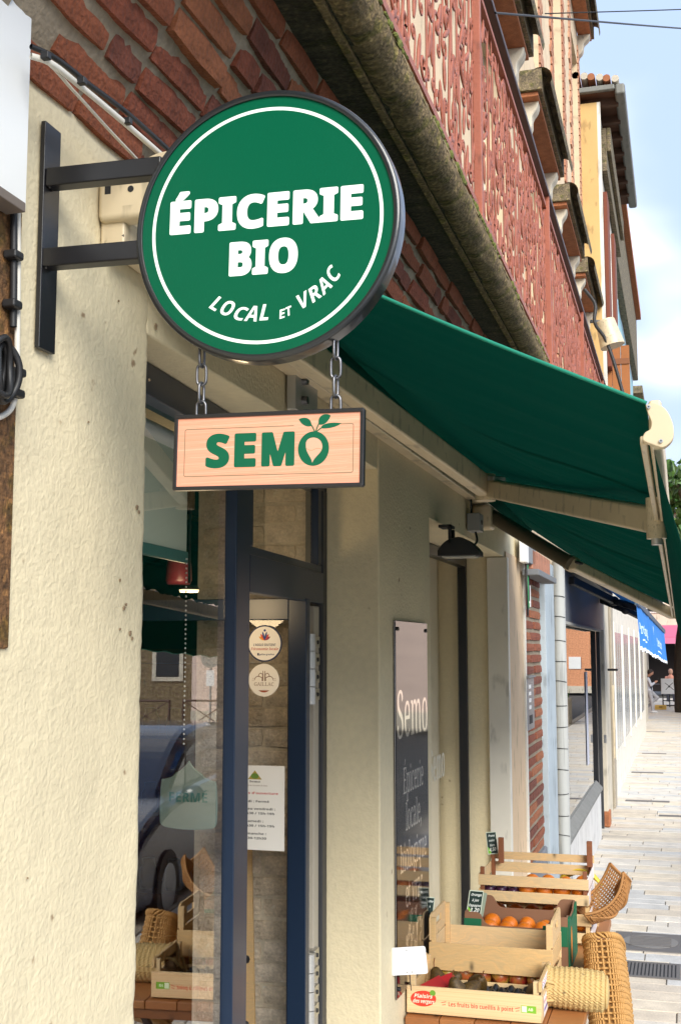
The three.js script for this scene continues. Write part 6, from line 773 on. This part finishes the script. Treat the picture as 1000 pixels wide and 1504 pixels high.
// ---- plane tree at the street end
{
  const t = thing('street_tree', 'leaning street tree with loose green crown at the street end', 'tree', [0.95, 0, -43.5]); const tr = [V(0, -0.05, 0), V(-0.02, 1.5, 0), V(0.15, 3.2, 0), V(0.55, 5.0, 0.1), V(1.0, 6.5, 0.2)];
  const cv = new THREE.CatmullRomCurve3(tr), g = new THREE.TubeGeometry(cv, 30, 0.30, 14), p = g.attributes.position; for (let i = 0; i < p.count; i++) { const k = Math.floor(i / 15) / 30, c = cv.getPoint(k), s = mix(1.05, 0.45, k) * (1 + 0.10 * perlin(i % 15 * 0.7, k * 14)); p.setXYZ(i, c.x + (p.getX(i) - c.x) * s, p.getY(i), c.z + (p.getZ(i) - c.z) * s); } g.computeVertexNormals(); part('trunk', mUV(g), M(lin(0.10, 0.072, 0.05), { map: T.mossC, bumpMap: T.grainB, bumpScale: 0.02 }), t);
  const r = mulberry(91), lim = []; for (let k = 0; k < 9; k++) { const s = cv.getPoint(0.55 + k * 0.05), a = k * 2.4; lim.push(tube([s, s.clone().add(V(Math.cos(a) * 1.2, 0.9, Math.sin(a) * 1.2)), s.clone().add(V(Math.cos(a) * 2.6, 1.6 + r(), Math.sin(a) * 2.6))], 0.07, 14, 6)); } part('limbs', merge(lim), M(lin(0.10, 0.075, 0.05)), t);
  const leaf = new THREE.PlaneGeometry(0.17, 0.22), N = 9000, im = new THREE.InstancedMesh(leaf, MP(lin(0.085, 0.17, 0.03), { roughness: 0.8, transmission: 0.3, thickness: 0, side: THREE.DoubleSide }), N), m = new THREE.Matrix4(), e = new THREE.Euler(), qn = new THREE.Quaternion(), cl = []; for (let k = 0; k < 46; k++) { const a = r() * 6.283, rr = Math.pow(r(), 0.6); cl.push([1.6 + Math.cos(a) * 3.3 * rr, 6.6 + (r() - 0.5) * 4.2, Math.sin(a) * 3.3 * rr, 0.5 + r() * 0.6]); }
  for (let i = 0; i < N; i++) { const c = cl[Math.floor(r() * cl.length)], u = r() * 2 - 1, a = r() * 6.283, d = c[3] * Math.pow(r(), 0.4), h = Math.sqrt(1 - u * u); e.set(r() * 6, r() * 6, r() * 6); qn.setFromEuler(e); const s = 0.7 + r() * 0.6; m.compose(V(c[0] + d * h * Math.cos(a), c[1] + d * u * 0.8, c[2] + d * h * Math.sin(a)), qn, V(s, s, s)); im.setMatrixAt(i, m); im.setColorAt(i, new THREE.Color().setRGB(0.7 + r() * 0.6, 0.75 + r() * 0.5, 0.7 + r() * 0.5)); } im.name = 'crown'; im.userData.kind = 'stuff'; im.castShadow = im.receiveShadow = true; t.add(im);
}
{ // overhead wires
  const w = (a, b, za, zb, r, l, bow) => { const A = onZ(a[0], a[1], za), B = onZ(b[0], b[1], zb), Bx = A.clone().lerp(B, 2.2), mid = A.clone().lerp(Bx, 0.5); mid.y -= bow; solo('overhead_wire', tube([A, mid, Bx], r, 40, 6), mat.wireBlack, l, 'wire'); };
  w([727, 19], [1000, 39], -3.6, -6.0, 0.004, 'thick dark overhead wire crossing from the balcony', 0.01); w([800, 20], [1000, 12], -8.1, -9.0, 0.0045, 'thin overhead wire above the thicker one', 0.01);
}

// ================================================================ THE OTHER SIDE OF THE STREET, SEEN IN THE GLASS
{
  const P = thing('pink_house', 'sunlit pale pink rendered house across the street', 'building', [0, 0, -32]); part('wall', bx(5.4, 0, 0, 8.55, 7, -6), M(lin(0.80, 0.64, 0.58), { map: T.dirtC }), P); part('plinth', bx(5.38, 0, 0.0, 8.56, 0.5, 0.03), mat.paleStone, P); part('roof', bx(5.2, 7, 0.3, 8.7, 7.15, -6.2), mat.terracotta, P); const w1 = part('window', bx(6.3, 3.6, 0, 7.3, 5.2, 0.04), mat.white, P); part('pane', bx(6.4, 3.7, 0.04, 7.2, 5.1, 0.05), mat.glassDark, w1);
  const S = thing('stone_house', 'weathered grey stone house beside the pink one', 'building', [0, 0, -32.2]); part('wall', bx(8.58, 0, 0, 14, 6.5, -6), M(lin(0.80, 0.70, 0.60), { map: T.mossC, bumpMap: T.grainB, bumpScale: 0.01 }), S); const w2 = part('window', bx(8.85, 1.3, 0, 9.75, 2.5, 0.06), mat.paleStone, S); part('pane', bx(8.97, 1.42, 0.06, 9.63, 2.4, 0.07), mat.glassDark, w2); part('door', bx(11, 0, 0, 12, 2.4, 0.05), mat.brownWood, S); part('roof', bx(8.5, 6.5, 0.3, 14.2, 6.65, -6.2), mat.terracotta, S);
  const br = thing('street_barrier', 'rusty brown metal street barrier with crossed bars', 'barrier', [6.3, 0, -27.6], { group: 'barriers across the street' }), bm = M(lin(0.10, 0.055, 0.04), { roughness: 0.6 }); for (const x of [0, 1.15]) part('post', cyl(V(x, 0, 0), V(x, 1.0, 0), 0.03), bm, br); part('top_bar', cyl(V(0, 0.97, 0), V(1.15, 0.97, 0), 0.025), bm, br); part('lower_bar', cyl(V(0, 0.25, 0), V(1.15, 0.25, 0), 0.02), bm, br); part('cross_bar', cyl(V(0, 0.25, 0), V(1.15, 0.97, 0), 0.014), bm, br); part('cross_bar', cyl(V(1.15, 0.25, 0.03), V(0, 0.97, 0.03), 0.014), bm, br); copy(br, [7.7, 0, -27.3]); copy(br, [9.1, 0, -27.0]);
  const sp = thing('road_sign', 'round grey road sign back on a slim post', 'road sign', [6.95, 0, -28.2]); part('post', cyl(V(0, 0, 0), V(0, 2.25, 0), 0.03), M(lin(0.3, 0.3, 0.3)), sp); part('disc', cyl(V(0, 1.98, 0.03), V(0, 1.98, 0.045), 0.24, 0.24, 28), M(lin(0.30, 0.29, 0.26)), sp); part('plate', bx(-0.1, 1.3, 0.03, 0.1, 1.68, 0.04), mat.whiteClean, sp);
  // parked dark blue car, nose towards the grocery
  const car = thing('parked_car', 'dark blue hatchback parked at the kerb beyond the pavement', 'car', [3.05, -0.13, -9.2]); const cp = MP(lin(0.008, 0.016, 0.04), { roughness: 0.25, clearcoat: 1, clearcoatRoughness: 0.05 });
  const ext = (pts, x0, x1, bev) => { const s = new THREE.Shape(); s.moveTo(pts[0][0], pts[0][1]); s.splineThru(pts.slice(1).map(a => new THREE.Vector2(...a))); s.closePath(); const g = new THREE.ExtrudeGeometry(s, { depth: x1 - x0 - 2 * bev, bevelEnabled: true, bevelSize: bev, bevelThickness: bev, bevelSegments: 4, curveSegments: 6 }); g.rotateY(Math.PI / 2); g.translate(x0 + bev, 0, 0); return g; };
  part('body', ext([[0.02, 0.32], [0.0, 0.55], [0.12, 0.72], [0.55, 0.86], [1.1, 0.95], [2.2, 0.98], [3.5, 0.98], [3.95, 0.88], [4.02, 0.55], [3.98, 0.32], [3.4, 0.26], [2.0, 0.24], [0.6, 0.26]].map(([a, b]) => [a, b]), -0.84, 0.84, 0.10), cp, car);
  part('cabin', ext([[1.05, 0.95], [1.55, 1.30], [1.95, 1.43], [2.7, 1.45], [3.4, 1.36], [3.85, 1.0], [3.0, 0.93], [2.0, 0.92]], -0.72, 0.72, 0.14), cp, car); part('windscreen', mUV(new THREE.PlaneGeometry(1.15, 0.58).rotateX(-Math.PI / 2 + 0.62).translate(0, 1.18, -1.33)), mat.glassDark, car); for (const s of [-1, 1]) { part('side_window', mUV(new THREE.BoxGeometry(0.02, 0.30, 1.75).translate(s * 0.715, 1.18, -2.5)), mat.glassDark, car); part('headlight', new THREE.SphereGeometry(0.17, 20, 14).scale(0.85, 0.72, 1.2).translate(s * 0.60, 0.64, -0.20), MP(lin(0.62, 0.64, 0.66), { roughness: 0.08, metalness: 0.6, clearcoat: 1 }), car); part('mirror', new THREE.SphereGeometry(0.1, 14, 10).scale(1.1, 0.8, 0.7).translate(s * 0.88, 1.02, -1.35), cp, car); for (const z of [-0.72, -3.2]) { const wl = part('wheel', new THREE.CylinderGeometry(0.31, 0.31, 0.2, 28).rotateZ(Math.PI / 2), mat.blackMatt, car, { pos: [s * 0.76, 0.31, z] }); part('rim', new THREE.CylinderGeometry(0.2, 0.2, 0.21, 24).rotateZ(Math.PI / 2), M(lin(0.45, 0.45, 0.46), { metalness: 0.8, roughness: 0.35 }), wl); } } part('grille', bx(-0.42, 0.38, -0.01, 0.42, 0.52, 0.03), mat.blackMatt, car); part('number_plate', bx(-0.26, 0.40, 0.03, 0.26, 0.51, 0.045), mat.whiteClean, car);
  const G = thing('brick_hall', 'orange brick hall with narrow dark door at the street end', 'building', [2.9, 0, -61]); part('wall', bx(0.4, 0, 0, 9, 8, -5), M(lin(0.80, 0.38, 0.20), { map: T.brickC }), G); part('string_course', bx(0.38, 4.3, 0, 9, 4.5, 0.08), M(lin(0.55, 0.30, 0.18)), G); part('door', bx(1.8, 0, 0, 2.9, 3.2, 0.05), M(lin(0.10, 0.12, 0.13)), G); part('notice_board', bx(1.0, 1.2, 0, 1.6, 1.8, 0.05), mat.whiteClean, G); part('plinth', bx(0.38, 0, 0, 9, 0.35, 0.06), mat.paleStone, G);
  const pt = thing('street_planter', 'long grey street planter full of green grasses', 'planter', [2.9, 0, -36]); part('trough', bx(-0.7, 0, -0.5, 0.9, 0.75, 0.5, 0.03), mat.stone, pt); const r = mulberry(29), gs = []; for (let i = 0; i < 260; i++) { const x = -0.62 + r() * 1.44, z = -0.42 + r() * 0.84, h = 0.2 + r() * 0.3; const g = new THREE.ConeGeometry(0.012, h, 4, 1).translate(0, h / 2, 0).rotateZ((r() - 0.5) * 0.8).rotateX((r() - 0.5) * 0.8).translate(x, 0.74, z); gs.push(g); } part('grasses', merge(gs), M(lin(0.10, 0.20, 0.04)), pt, { kind: 'stuff' });
}
renderer.render(scene, camera);
